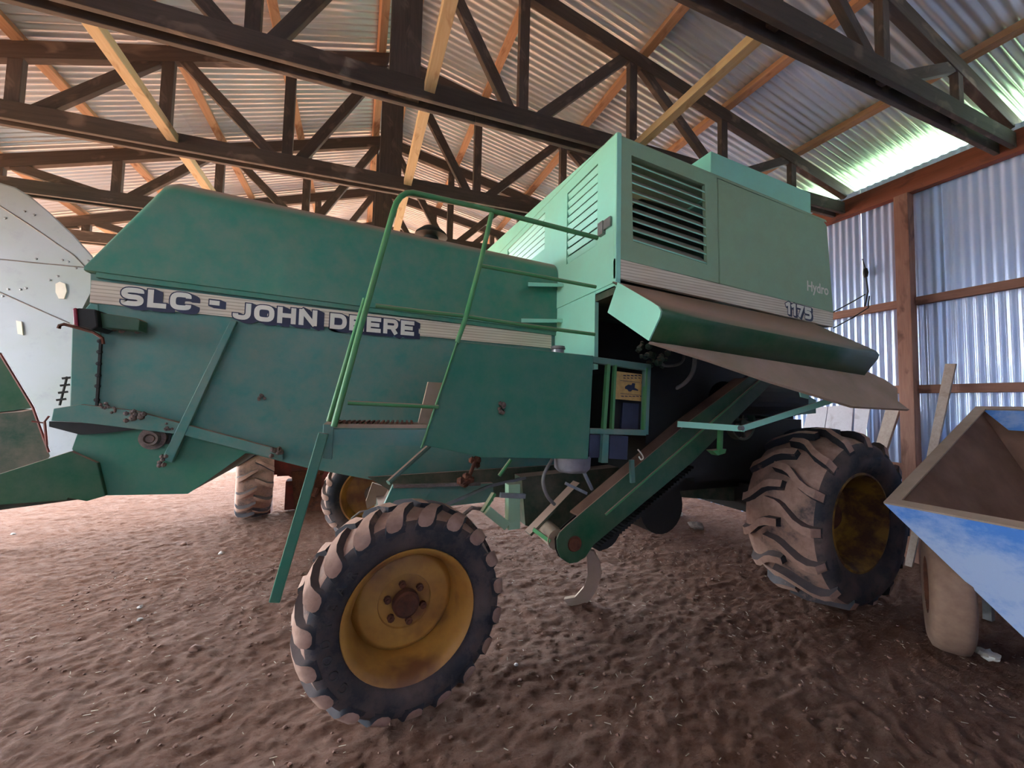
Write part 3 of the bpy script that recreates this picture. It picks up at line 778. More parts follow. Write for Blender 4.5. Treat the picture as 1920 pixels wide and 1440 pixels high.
shield.modifiers.new('thickness', 'SOLIDIFY').thickness = 0.012
# lower flap of the shield, caked with dust
l0, l1 = ringsS[0][-1], ringsS[-1][-1]
tip = PY(1705, 768, l1.y-0.22)
nrm = (l1-l0).cross(tip-l0).normalized()
mb = MB(); mb.prism([PP(x, y, l0, nrm) for x, y in ((1218, 640), (1400, 664), (1628, 697), (1660, 712), (1683, 728), (1684, 752), (1706, 768), (1600, 762), (1440, 713), (1330, 675))], nrm*(0.02 if nrm.y > 0 else -0.02)); part('shield_flap', mb, M['dustsheet'], CB, None, 0.003)
# folding stay
Ym = 2.0
mb = MB(); mb.bar(PY(1270, 795, Ym+0.25), PY(1396, 804, Ym), 0.012, 0.045, (0,0,1)); stay = part('folding_stay', mb, M['mint'], CB)
mb = MB(); mb.bar(PY(1390, 804, Ym), PY(1580, 744, 1.85), 0.012, 0.045, (0,0,1)); part('stay_arm', mb, M['mint'], stay)
mb = MB(); q = PY(1393, 803, Ym-0.012); mb.cyl(q, q+Vector((0, 0.03, 0)), 0.018, 10); part('stay_pivot', mb, M['steel'], stay, 50)
mb = MB(); mb.bar(PY(1351, 800, Ym+0.2), PY(1349, 850, Ym+0.2), 0.03, 0.03); mb.prism([PY(x, y, Ym+0.19) for x, y in ((1336, 845), (1362, 842), (1360, 850), (1346, 854))], (0, 0.06, 0)); part('stay_foot', mb, M['rail'], CB)

# ---- dark bay: inner wall, frame with plate, hoses
mb = MB(); mb.box((1.72, 3.02, 0.85), (4.9, 3.06, 2.5)); part('bay_wall', mb, M['black'], CB)
mb = MB(); mb.box((2.2, 2.5, 1.1), (2.9, 3.0, 2.0)); mb.box((3.0, 2.75, 1.0), (4.6, 3.0, 1.6)); mb.cyl((3.2, 2.6, 1.8), (4.2, 2.6, 1.8), 0.16, 20); part('gearbox_block', mb, M['black'], CB)
Yf = YE+0.02
fr = MB()
fo = [(1112, 668), (1221, 683), (1215, 816), (1104, 812)]
for (pts) in ([(1112, 668), (1221, 683), (1220, 696), (1112, 680)], [(1106, 803), (1212, 806), (1212, 817), (1106, 813)], [(1211, 686), (1221, 687), (1216, 815), (1207, 814)]):
    fr.prism([PY(x, y, Yf) for x, y in pts], (0, 0.04, 0))
frame = part('guard_frame', fr, M['body'], CB, None, 0.003)
for pts in ([(1139, 682), (1145, 683), (1137, 805), (1131, 805)], [(1153, 684), (1157, 684), (1151, 806), (1147, 805)], [(1212, 690), (1215, 690), (1210, 806), (1207, 806)]):
    mb = MB(); mb.prism([PY(x, y, Yf-0.004) for x, y in pts], (0, 0.03, 0)); part('frame_bar', mb, M['rail'], frame)
dec = MB(); dec.prism([PY(x, y, Yf+0.05) for x, y in ((1156, 696), (1213, 703), (1209, 753), (1152, 748))], (0, 0.006, 0))
k = NT('lubrication_chart'); p = k.pos(); a = k.noise(p, 30, 3)
k.color(k.mix(k.rng(a, 0.35, 0.65), lin(206, 164, 96), lin(186, 146, 88))); k.rough(0.6); M['chart'] = k.m
chart = part('service_chart', dec, M['chart'], CB, None, 0, 'small ochre chart with a machine drawing')
ink = MB(); Yi = Yf+0.0485
def inkq(x0, y0, x1, y1): ink.prism([PY(x, y, Yi) for x, y in ((x0, y0), (x1, y0+0.1*(x1-x0)), (x1, y1+0.1*(x1-x0)), (x0, y1))], (0, 0.001, 0))
for i in range(6):
    inkq(1169+i*7, 703, 1174+i*7, 705); inkq(1169+i*7, 708, 1173+i*7, 709.5); inkq(1165+i*7, 742, 1170+i*7, 743.5)
inkq(1163, 713, 1200, 713.8); inkq(1163, 737, 1200, 737.8); inkq(1203, 715, 1208, 720); inkq(1203, 726, 1208, 732)
ink.prism([PY(x, y, Yi) for x, y in ((1172, 725), (1178, 721), (1184, 722), (1186, 718), (1191, 719), (1190, 727), (1197, 731), (1196, 733), (1186, 731), (1183, 734), (1179, 734), (1176, 730), (1172, 729))], (0, 0.001, 0))
part('chart_print', ink, M['navy'], chart)
mb = MB(); mb.prism([PY(x, y, Yf+0.12) for x, y in ((1150, 700), (1212, 706), (1206, 812), (1146, 808))], (0, 0.3, 0)); part('battery_box', mb, M['black'], CB)
mb = MB(); mb.prism([PY(x, y, Yf+0.10) for x, y in ((1168, 755), (1198, 757), (1196, 806), (1165, 804))], (0, 0.05, 0)); part('battery_lid', mb, plain('blue_grey_plastic', lin(52, 56, 80), 0.5), CB)
mb = MB(); mb.prism([PY(x, y, Yf+0.03) for x, y in ((1144, 816), (1178, 818), (1176, 862), (1142, 860))], (0, 0.2, 0)); mb.prism([PY(x, y, Yf+0.03) for x, y in ((1106, 815), (1130, 816), (1128, 858), (1104, 858))], (0, 0.2, 0)); part('lower_box', mb, bpy.data.materials['blue_grey_plastic'], CB)
mb = MB(); mb.prism([PY(x, y, Yf) for x, y in ((1131, 814), (1142, 815), (1140, 868), (1128, 868))], (0, 0.04, 0)); part('frame_leg', mb, M['body'], CB)
def hose(pts, r, mat, nm='hose'):
    mb = MB(); P_ = [PY(*q_) for q_ in pts]; out = []
    for i in range(len(P_)-1):
        a0 = P_[max(i-1,0)]; a1 = P_[i]; a2 = P_[i+1]; a3 = P_[min(i+2, len(P_)-1)]
        for t_ in (0, 0.25, 0.5, 0.75):
            out.append(0.5*((2*a1)+(a2-a0)*t_+(2*a0-5*a1+4*a2-a3)*t_*t_+(3*a1-a0-3*a2+a3)*t_**3))
    out.append(P_[-1]); mb.tube(out, r, 8); return part(nm, mb, M[mat], CB, 60)
hose([(1303, 655, 2.5), (1301, 690, 2.45), (1290, 712, 2.45), (1270, 727, 2.5), (1245, 733, 2.6)], 0.018, 'hose')
hose([(1240, 668, 2.5), (1240, 680, 2.48), (1248, 686, 2.48), (1270, 684, 2.5), (1281, 675, 2.55), (1282, 660, 2.6)], 0.012, 'hose')
hose([(1035, 862, 2.35), (1022, 885, 2.33), (1018, 905, 2.33), (1026, 930, 2.35), (1040, 946, 2.36)], 0.012, 'hose')
hose([(1196, 843, 2.15), (1202, 850, 2.15), (1206, 858, 2.16), (1202, 862, 2.16), (1198, 856, 2.16)], 0.005, 'cream', 'wire')
mb = MB()
for i in range(26):
    q = PY(random.uniform(1196, 1256), random.uniform(640, 690), random.uniform(2.45, 2.6)); r = random.uniform(0.012, 0.032)
    mb.lathe([(0, -r), (r, -r*0.6), (r, r*0.6), (0, r)], q, (random.uniform(-1,1), random.uniform(-1,0.2), random.uniform(-1,1)), 6)
part('valve_cluster', mb, [M['under']], CB)['kind'] = 'stuff'
mb = MB(); mb.bar(PY(1250, 742, 2.55), PY(1214, 840, 2.55), 0.09, 0.02, (0,1,0)); part('bay_strut', mb, M['under'], CB)

# ---- belt elevator slanting up to the front
Ya = 2.34
fp = [(1293, 790), (1405, 706), (1450, 716), (1297, 868), (1113, 1022), (1098, 1045), (1082, 1055), (1068, 1057), (1052, 1046), (1045, 1030), (1044, 1012), (1050, 998), (1062, 986)]
mb = MB(); mb.prism([PY(x, y, Ya) for x, y in fp], (0, 0.012, 0)); elev = part('elevator_front_plate', mb, M['dkgreen'], CB, None, 0.003)
mb = MB(); mb.prism([PY(x-4, y-2, Ya+0.16) for x, y in fp], (0, 0.012, 0)); part('elevator_back_plate', mb, M['black'], CB)
mb = MB(); tp = [PY(x, y, Ya+0.01) for x, y in ((1090, 968), (1293, 792), (1405, 708))]
for a, b in zip(tp[:-1], tp[1:]): mb.hull8([a, b, b+Vector((0, 0.15, 0)), a+Vector((0, 0.15, 0))], [v-Vector((0.004, 0, 0.012)) for v in (a, b, b+Vector((0, 0.15, 0)), a+Vector((0, 0.15, 0)))])
part('elevator_belt_top', mb, M['hopdust'], CB)
mb = MB(); mb.bar(PY(1135, 965, Ya-0.006), PY(1425, 712, Ya-0.006), 0.014, 0.014, (0,1,0)); part('elevator_rib', mb, M['rail'], elev)
mb = MB(); q = PY(1078, 1020, Ya-0.004); mb.lathe([(0.0, 0.0), (0.035, 0.0), (0.05, -0.006), (0.055, 0.004)], q, (0,1,0), 20); part('elevator_boss', mb, M['rust'], elev)
mb = MB(); mb.cyl(PY(1020, 990, 2.75), PY(1045, 1012, 2.5), 0.075, 24); part('belt_roller', mb, M['dustsheet'], CB, 50)
mb = MB(); mb.bar(PY(1000, 992, 2.62), PY(1032, 1015, 2.50), 0.012, 0.03); part('roller_guard', mb, M['rail'], CB)
mb = MB(); mb.bar(PY(990, 1000, 2.72), PY(1082, 905, 2.72), 0.02, 0.10, (0,1,0)); part('return_trough', mb, M['under'], CB)
mb = MB(); mb.bar(PY(1060, 906, 2.45), PY(1100, 925, 2.42), 0.02, 0.02); mb.bar(PY(1095, 886, 2.42), PY(1110, 918, 2.42), 0.02, 0.02); part('linkage_rods', mb, M['steel'], CB)
mb = MB()
for i in range(34):
    f = i/33; q = PY(lerp(1120, 1296, f), lerp(1024, 876, f), Ya+0.09); mb.box(q-Vector((0.014, 0.04, 0.02)), q+Vector((0.014, 0.04, 0.012)))
part('belt_cleats', mb, M['black'], CB)['kind'] = 'stuff'
mb = MB(); mb.bar(PY(1184, 862, 2.3), PY(1186, 905, 2.3), 0.035, 0.02, (0,1,0)); part('elevator_bracket', mb, M['body'], CB)
# pulley behind the elevator
mb = MB(); q = PY(1388, 792, 2.62); mb.lathe([(0.15, -0.03), (0.17, -0.035), (0.17, 0.035), (0.15, 0.03)], q, (0,1,0), 32, closed=True)
for a in range(5):
    an = a*2*math.pi/5; d_ = Vector((math.cos(an), 0, math.sin(an))); mb.bar(q+d_*0.03, q+d_*0.155, 0.02, 0.03, (0,1,0))
mb.cyl(q-Vector((0,0.04,0)), q+Vector((0,0.04,0)), 0.04, 14); part('belt_pulley', mb, M['under'], CB, 40)
# front panels near the cab
mb = MB(); mb.prism([PY(x, y, 2.9) for x, y in ((1445, 745), (1500, 735), (1530, 750), (1530, 775), (1446, 782))], (0, 0.2, 0)); part('cab_side_box', mb, M['body'], CB)
mb = MB(); mb.prism([PY(x, y, 2.2) for x, y in ((1500, 735), (1518, 740), (1516, 748), (1502, 744))], (0, 0.01, 0)); part('bracket_tab', mb, M['mint'], CB)
# mirror bracket rods at the front
mb = MB(); mb.tube([PY(x, y, 2.3) for x, y in ((1563, 585), (1600, 565), (1622, 552))], 0.006, 6); mb.tube([PY(x, y, 2.3) for x, y in ((1563, 615), (1600, 595), (1628, 577), (1630, 555))], 0.006, 6); part('mirror_bracket', mb, M['black'], CB)

# ---- axle frame under the body
Yr = 2.62
mb = MB(); mb.prism([PY(x, y, Yr) for x, y in ((737, 910), (812, 912), (785, 956), (730, 962), (716, 956))], (0, 0.05, 0)); mb.prism([PY(x, y, Yr+0.02) for x, y in ((812, 912), (925, 906), (925, 940), (786, 955))], (0, 0.05, 0)); part('axle_bracket', mb, M['body'], CB)
mb = MB(); mb.bar((0.30, 2.45, 0.62), (0.30, 5.0, 0.62), 0.14, 0.16); part('rear_axle_beam', mb, M['under'], CB)
mb = MB(); mb.bar(PY(738, 912, Yr-0.02), PY(900, 907, Yr-0.02), 0.03, 0.02); part('axle_channel', mb, M['grime'], CB)
mb = MB(); mb.bar(PY(822, 953, 2.5), PY(915, 912, 2.6), 0.018, 0.018); mb.bar(PY(915, 912, 2.6), PY(985, 896, 2.7), 0.018, 0.018); part('steering_rod', mb, M['steel'], CB)
mb = MB(); mb.tube([PY(x, y, 2.5) for x, y in ((863, 970), (885, 952), (905, 955))], 0.014, 6); part('tie_rod_end', mb, M['grime'], CB)
mb = MB(); mb.bar(PY(926, 925, 2.48), PY(905, 960, 2.45), 0.02, 0.045, (0,1,0)); part('spring_link', mb, M['rail'], CB)
mb = MB(); mb.bar(PY(961, 906, 2.42), PY(961, 990, 2.42), 0.085, 0.07, (0,1,0)); leg = part('support_leg', mb, M['mintd'], CB, None, 0.004)
mb = MB(); mb.bar(PY(913, 956, 2.40), PY(950, 986, 2.40), 0.06, 0.035, (0,1,0)); part('leg_foot', mb, M['mintd'], leg, None, 0.004)
mb = MB(); mb.bar(PY(938, 928, 2.38), PY(984, 930, 2.38), 0.03, 0.03); part('leg_clamp', mb, M['steel'], leg)
mb = MB(); mb.cyl(PY(892, 862, 2.7), PY(878, 898, 2.6), 0.014, 8); q = PY(874, 898, 2.58)
for _ in range(8): mb.lathe([(0, -0.03), (0.03, -0.01), (0.03, 0.01), (0, 0.03)], q+Vector((random.uniform(-.04,.04), 0, random.uniform(-.03,.03))), (random.random(), 1, random.random()), 6)
q = PY(890, 866, 2.7)
for _ in range(5): mb.lathe([(0, -0.03), (0.025, -0.01), (0.025, 0.01), (0, 0.03)], q+Vector((random.uniform(-.03,.03), 0, random.uniform(-.03,.03))), (random.random(), 1, random.random()), 6)
part('universal_joint', mb, M['rust'], CB)
mb = MB(); mb.cyl(PY(958, 862, 2.6), PY(936, 892, 2.6), 0.014, 8); part('control_rod', mb, M['rail'], CB)
mb = MB(); mb.cyl(PY(805, 836, 3.0), PY(728, 905, 2.8), 0.02, 8); part('body_stay', mb, M['body'], CB)
# pale cover plate at the far wheel
mb = MB(); mb.prism([PY(x, y, 4.3) for x, y in ((698, 905), (729, 915), (722, 928), (708, 944), (688, 954), (686, 940))], (0, 0.03, 0)); part('mud_flap', mb, M['dustsheet'], CB)
mb = MB(); mb.tube([PY(x, y, 2.5) for x, y in ((658, 986), (660, 972), (675, 960), (705, 955))], 0.007, 6); part('brake_cable', mb, M['hose'], CB)

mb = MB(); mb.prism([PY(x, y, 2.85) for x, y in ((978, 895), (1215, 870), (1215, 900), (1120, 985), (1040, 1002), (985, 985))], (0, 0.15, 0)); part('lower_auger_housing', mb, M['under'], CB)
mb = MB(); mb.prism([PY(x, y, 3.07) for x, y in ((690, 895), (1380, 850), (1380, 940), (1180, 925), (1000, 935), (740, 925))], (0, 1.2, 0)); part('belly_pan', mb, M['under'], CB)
# ---- wheels
def tyre_profile(R, W, rim, bulge=1.0):
    h = R - rim
    return [(rim, -W*0.36), (rim+h*0.10, -W*0.45), (rim+h*0.40, -W*0.53*bulge), (rim+h*0.68, -W*0.52*bulge), (rim+h*0.86, -W*0.46), (R*0.975, -W*0.34), (R, -W*0.15), (R, W*0.15),
            (R*0.975, W*0.34), (rim+h*0.86, W*0.46), (rim+h*0.68, W*0.52*bulge), (rim+h*0.40, W*0.53*bulge), (rim+h*0.10, W*0.45), (rim, W*0.36)]
def wheel(c, ax, R, W, rim, lugs, lug_h, mats, parent, name, style, flat=0.0, bulge=1.0, dish=0.1, rimW=None, lw=0.04, rot0=0.0):
    """tyre with separate tread lugs and a dished rim; ax points to the visible face"""
    c = Vector(c); ax = Vector(ax).normalized(); up = (Vector((0,0,1))-ax*ax.z).normalized(); sd = ax.cross(up)
    def P3(r, a, o):
        q = c + (up*math.cos(a) + sd*math.sin(a))*r + ax*o
        if flat and q.z < flat:
            d_ = flat - q.z; q.z = flat - d_*0.12; q += ax*(0.35*d_*(1 if o > 0 else -1)*min(1, abs(o)/(W*0.4)))
        return q
    pf = tyre_profile(R, W, rim, bulge); seg = 56; n = len(pf); mb = MB()
    for j in range(seg):
        for r, o in pf: mb.v.append(P3(r, 2*math.pi*j/seg, o))
    for j in range(seg):
        for i in range(n-1):
            mb.f.append([j*n+i, j*n+i+1, ((j+1) % seg)*n+i+1, ((j+1) % seg)*n+i]); mb.mi.append(1 if 4 <= i <= 8 else 0)
    ty = part(name, mb, [mats[0], mats[1]], parent, 50)
    hR = R - rim
    def rad(o):                     # tyre surface radius at offset o across the tread
        t_ = abs(o)/W
        if t_ < 0.15: return R
        if t_ < 0.34: return lerp(R, R*0.975, (t_-0.15)/0.19)
        if t_ < 0.46: return lerp(R*0.975, rim+hR*0.86, (t_-0.34)/0.12)
        return lerp(rim+hR*0.86, rim+hR*0.68, min(1, (t_-0.46)/0.06))
    def strip(path, wid, parent_):
        """a lug: path of (offset, angle, width factor, height factor)"""
        mb = MB(); rows = []
        for k_, (o, a, wf, hf) in enumerate(path):
            r0 = rad(o)-0.012; r1 = rad(o)+lug_h*hf; da = wid*wf/R
            rows.append([P3(r0, a-da*0.62, o), P3(r1, a-da*0.42, o), P3(r1, a+da*0.42, o), P3(r0, a+da*0.62, o)])
        for rw in rows: mb.v += rw
        for i in range(len(rows)-1):
            for j, m_ in ((0, 1), (1, 0), (2, 1)):
                mb.f.append([i*4+j, i*4+j+1, (i+1)*4+j+1, (i+1)*4+j]); mb.mi.append(m_)
        mb.f.append([3,2,1,0]); mb.mi.append(1); e = (len(rows)-1)*4; mb.f.append([e, e+1, e+2, e+3]); mb.mi.append(1)
        part('tread_lug', mb, [M['lugtop'], M['lugside']], parent_, 30)
    for i in range(lugs):
        a = rot0 + 2*math.pi*i/lugs
        for s_ in (1, -1):
            a0 = a + (math.pi/lugs if s_ < 0 else 0)
            if style == 'ag':       # long slanted bars from centre to the shoulder
                dA = 0.20*(0.31/0.56)/R*0.56*2
                pth = [(s_*W*(-0.04), a0, 0.8, 0.75), (s_*W*0.14, a0+dA*0.30, 1.0, 1.0), (s_*W*0.30, a0+dA*0.62, 1.1, 1.0), (s_*W*0.42, a0+dA*0.80, 1.35, 1.0), (s_*W*0.485, a0+dA*0.90, 1.55, 0.95), (s_*W*0.518, a0+dA*0.96, 1.5, 0.7), (s_*W*0.528, a0+dA*0.98, 1.2, 0.35), (s_*W*0.532, a0+dA*1.0, 0.6, 0.1)]
            else:                   # bent industrial bars
                dA = 0.26
                pth = [(s_*W*(-0.10), a0-dA*0.05, 0.9, 0.9), (s_*W*0.06, a0+dA*0.02, 1.0, 1.0), (s_*W*0.14, a0+dA*0.14, 1.0, 1.0), (s_*W*0.30, a0+dA*0.62, 1.0, 1.0), (s_*W*0.40, a0+dA*0.80, 1.0, 1.0), (s_*W*0.47, a0+dA*0.86, 1.15, 0.9), (s_*W*0.515, a0+dA*0.88, 1.2, 0.35)]
            strip(pth, lw, ty)
    return ty, P3
RWc = Vector((0.315, 2.13, 0.565))
th = math.radians(5.0)
rax = Vector((math.sin(th), -math.cos(th), 0.0))
RW0 = RWc + (-rax)*0.150
ty, P3r = wheel(RW0, rax, 0.530, 0.34, 0.330, 19, 0.036, [M['sidewall'], M['tread']], CB, 'rear_tyre', 'ag', 0.03, 1.0, lw=0.070)
mb = MB()
mb.lathe([(0.330, -0.13), (0.346, -0.12), (0.330, -0.10), (0.312, -0.05), (0.306, 0.04), (0.314, 0.11), (0.336, 0.145), (0.350, 0.158), (0.345, 0.168), (0.331, 0.162), (0.312, 0.135), (0.296, 0.09), (0.288, 0.0), (0.285, -0.06)], RW0, rax, 56)
mb.lathe([(0.286, -0.06), (0.272, -0.046), (0.258, -0.030), (0.246, -0.026), (0.15, -0.018), (0.145, -0.03), (0.0, -0.03)], RW0, rax, 56)
rim = part('rear_wheel_rim', mb, M['yellow'], CB, 35)
mb = MB(); mb.lathe([(0.075, -0.01), (0.072, 0.030), (0.060, 0.038), (0.045, 0.03), (0.0, 0.032)], RW0, rax, 24); part('hub', mb, M['rust'], rim, 40)
for i in range(6):
    a = i*math.pi/3+0.2; u_ = Vector((0,0,1)); s_ = rax.cross(u_); q = RW0 + (u_*math.cos(a)+s_*math.sin(a))*0.105
    mb = MB(); mb.lathe([(0.020, -0.012), (0.020, 0.012), (0.010, 0.014), (0.010, 0.022), (0.0, 0.022)], q, rax, 8); part('wheel_bolt', mb, M['rust'], rim)
# raised sidewall lettering
u_ = Vector((0,0,1)); s_ = u_.cross(rax); sg = -1 if s_.x < 0 else 1
for i, ch in enumerate('GOODYEAR'):
    ang = math.radians(-128 + i*11.5)      # measured clockwise from the top as seen
    rad_d = u_*math.cos(ang) + s_*math.sin(ang)*sg; tan = u_*(-math.sin(ang)) + s_*math.cos(ang)*sg
    vs, fs = text_mesh(ch, 0.01); cx_ = sum(v.x for v in vs)/len(vs); let = MB()
    base = RW0 + rad_d*0.392 + rax*(0.34*0.53+0.0005)
    ft = [base + tan*(v.x-cx_)*0.062 + rad_d*v.y*0.062 + rax*0.003 for v in vs]; let.add(ft, fs)
    for f in fs:
        m_ = len(f)
        for j in range(m_): let.add([ft[f[j]], ft[f[(j+1) % m_]], ft[f[(j+1) % m_]]-rax*0.012, ft[f[j]]-rax*0.012], [[0,1,2,3]])
    part('letter', let, M['rimdust'], ty)
# far rear wheel
FW = Vector((0.22, 5.05, 0.565))
wheel(FW, (0, -1, 0), 0.53, 0.31, 0.345, 19, 0.034, [M['sidewall'], M['tread']], CB, 'rear_tyre', 'ag', 0.03, lw=0.05)
mb = MB(); mb.lathe([(0.345, -0.12), (0.33, -0.05), (0.33, 0.10), (0.362, 0.14), (0.345, 0.14), (0.30, 0.05), (0.29, -0.02), (0.0, -0.01)], FW, (0,-1,0), 48); rim2 = part('rear_wheel_rim', mb, M['yellow'], CB, 35)
mb = MB(); mb.lathe([(0.09, -0.01), (0.08, 0.06), (0.0, 0.07)], FW, (0,-1,0), 20); part('hub', mb, M['grime'], rim2)
# near front drive wheel
FC = Vector((4.10, 2.25, 0.74))
fax = Vector((0.0, -1, 0))
fty, P3f = wheel(FC, fax, 0.735, 0.62, 0.40, 15, 0.068, [M['sidewall'], M['tread']], CB, 'front_tyre', 'ind', 0.06, 1.0, lw=0.075, rot0=0.1)
mb = MB(); mb.lathe([(0.40, -0.25), (0.38, -0.1), (0.38, 0.18), (0.415, 0.26), (0.43, 0.275), (0.41, 0.28), (0.385, 0.24), (0.355, 0.10), (0.345, -0.02), (0.30, -0.04), (0.0, -0.04)], FC, fax, 56); fr_ = part('front_wheel_rim', mb, M['rustrim'], CB, 35)
mb = MB(); mb.lathe([(0.14, -0.04), (0.12, 0.06), (0.09, 0.08), (0.0, 0.08)], FC, fax, 24); part('hub', mb, M['rust'], fr_)
# far front wheel
FF = Vector((4.10, 5.15, 0.735))
wheel(FF, (0, -1, 0), 0.725, 0.62, 0.40, 14, 0.052, [M['sidewall'], M['tread']], CB, 'front_tyre', 'ind', 0.06, lw=0.085)
mb = MB(); mb.lathe([(0.40, -0.25), (0.38, 0.18), (0.43, 0.275), (0.385, 0.24), (0.345, -0.02), (0.0, -0.04)], FF, (0,-1,0), 40); part('front_wheel_rim', mb, M['yellow'], CB, 35)
mb = MB(); mb.bar((4.1, 2.5, 0.74), (4.1, 5.0, 0.74), 0.3, 0.3); mb.box((3.5, 3.1, 0.85), (4.6, 4.4, 1.0)); part('front_axle', mb, M['black'], CB)
mb = MB(); mb.cyl((2.15, 3.0, 0.58), (2.15, 3.2, 0.58), 0.2, 24); mb.cyl((2.75, 2.9, 0.75), (2.75, 3.2, 0.75), 0.26, 24); part('lower_pulleys', mb, M['black'], CB, 40)

# ================================================================== neighbours of the machine
# silver hull at the left
SV = empty('silver_hull_machine', (-3.8, 5.4, 0))
tag(SV, 'pale silver-grey sheet metal hull with curved top behind the combine rear', 'farm machine')
Ys = 5.2
outl = [(-160, 300), (-60, 326), (0, 341), (30, 350), (60, 368), (100, 402), (140, 440), (176, 480), (185, 520), (190, 790), (160, 920), (-160, 935)]
mb = MB(); mb.prism([PY(x, y, Ys) for x, y in outl], (-1.15, 1.2, 0)); hull = part('hull_panel', mb, M['silver'], SV, None, 0.02)
mb = MB()
for pts in ([(-60, 355), (0, 386), (60, 425), (140, 480), (170, 512)], [(-60, 480), (0, 486), (80, 494), (176, 503)], [(-60, 530), (0, 548), (60, 575), (130, 606)]):
    mb = MB(); mb.tube([PY(a[0], a[1], Ys-0.001) for a in pts], 0.006, 5); part('panel_seam', mb, M['steel'], hull)
mb = MB()
for i in range(14):
    q = PY(random.uniform(5, 170), random.uniform(380, 600), Ys); mb.lathe([(0, -0.008), (0.010, -0.006), (0.011, 0.002)], q, (0,1,0), 6)
part('rivets', mb, M['steel'], hull)['kind'] = 'stuff'
for (pts) in ([(104, 532), (112, 528), (122, 532), (125, 546), (120, 560), (110, 560), (104, 548)], [(30, 601), (40, 603), (43, 628), (33, 626)]):
    mb = MB(); mb.prism([PY(x, y, Ys-0.012) for x, y in pts], (0, 0.014, 0)); part('hatch_cover', mb, M['cream'], hull)
mb = MB(); mb.box((-5.0, 5.25, -0.03), (-4.85, 5.4, 1.4)); part('stand', mb, M['steel'], SV); mb = MB(); mb.box((-3.75, 5.5, -0.03), (-3.6, 5.65, 0.8)); part('stand', mb, M['steel'], SV)
# dark green implement with red edges
IM = empty('green_implement', (-1.9, 3.35, 0))
tag(IM, 'dark green sloping implement panel with thin red edge at far left', 'farm implement')
Yi_ = 3.62
mb = MB(); mb.prism([PY(x, y, Yi_) for x, y in ((-200, 560), (-60, 590), (0, 664), (62, 765), (20, 770), (-200, 795))], (-0.45, 0.45, 0)); part('sloping_panel', mb, M['dkgreen'], IM)
mb = MB(); mb.prism([PY(x, y, Yi_-0.05) for x, y in ((-200, 792), (40, 772), (64, 768), (94, 855), (70, 885), (-200, 945))], (-0.45, 0.45, 0)); part('lower_panel', mb, M['under'], IM)
mb = MB(); mb.tube([PY(x, y, Yi_-0.06) for x, y in ((0, 662), (62, 764), (92, 848))], 0.008, 6); part('red_edge', mb, M['redpaint'], IM)
mb = MB(); mb.tube([PY(x, y, Yi_-0.1) for x, y in ((60, 790), (82, 793), (92, 780))], 0.006, 6); mb.tube([PY(x, y, Yi_-0.1) for x, y in ((84, 790), (88, 835))], 0.008, 6); part('hitch_rod', mb, M['redpaint'], IM)
mb = MB(); mb.box((-3.0, 3.65, -0.03), (-2.9, 3.75, 1.5)); part('leg', mb, M['under'], IM); mb = MB(); mb.box((-3.9, 3.65, -0.03), (-3.8, 3.75, 1.5)); part('leg', mb, M['under'], IM)
# red tractor behind
TRc = empty('red_tractor', (-0.6, 6.8, 0))
tag(TRc, 'old red tractor with muddy lugged tyre seen beneath the combine body', 'tractor')
tw = Vector((-1.35, 6.65, 0.62)); tax = Vector((0.35, -0.94, 0)).normalized()
wheel(tw, Vector((0.97, 0.24, 0)), 0.60, 0.40, 0.36, 16, 0.05, [M['tread'], M['tread']], TRc, 'rear_tyre', 'ag', 0.03, lw=0.05)
mb = MB(); mb.lathe([(0.36, -0.15), (0.34, 0.1), (0.37, 0.16), (0.2, 0.0), (0.0, 0.0)], tw, (0.97, 0.24, 0), 32); part('wheel_rim', mb, M['redpaint'], TRc, 40)
mb = MB(); mb.box((-1.1, 6.9, 0.50), (0.6, 7.3, 1.25)); mb.box((-0.62, 6.75, 0.1), (-0.05, 7.0, 0.9)); mb.bar((-1.3, 6.75, 0.66), (0.3, 6.9, 0.66), 0.16, 0.2); part('chassis', mb, M['redpaint'], TRc)
mb = MB()
for i in range(14):
    q = Vector((random.uniform(-0.55, 0.1), random.uniform(6.5, 6.8), random.uniform(0.05, 0.75))); mb.bar(q, q+Vector((random.uniform(-.1,.1), 0.05, random.uniform(-0.3, 0.3))), 0.06, 0.05)
part('linkage', mb, M['rust'], TRc)
mb = MB(); mb.box((-0.95, 6.72, 0.02), (-0.75, 6.95, 0.45)); mb.box((-0.45, 6.6, 0.0), (-0.25, 6.8, 0.8)); part('drop_leg', mb, M['redpaint'], TRc)
mb = MB(); q = Vector((1.2, 7.1, 0.5)); mb.lathe([(0.25, -0.12), (0.45, -0.13), (0.5, 0), (0.45, 0.13), (0.25, 0.12)], q, (0, 1, 0), 32, closed=True); part('front_tyre', mb, M['tread'], TRc, 50)
mb = MB(); mb.box((-0.9, 7.0, 1.25), (1.3, 7.25, 1.75)); part('bonnet', mb, M['redpaint'], TRc, None, 0.03)

Yt = 6.62
mb = MB(); mb.prism([PY(x, y, Yt) for x, y in ((489, 840), (509, 845), (507, 962), (489, 968))], (0, 0.15, 0)); part('rear_frame', mb, M['redpaint'], TRc)
mb = MB(); mb.prism([PY(x, y, Yt+0.05) for x, y in ((489, 840), (610, 860), (610, 902), (545, 895), (530, 884), (489, 890))], (0, 0.15, 0)); part('cross_beam', mb, M['redpaint'], TRc)
mb = MB(); mb.prism([PY(x, y, Yt+0.02) for x, y in ((546, 885), (604, 880), (606, 982), (560, 985), (552, 950))], (0, 0.2, 0)); part('gear_housing', mb, M['rust'], TRc)
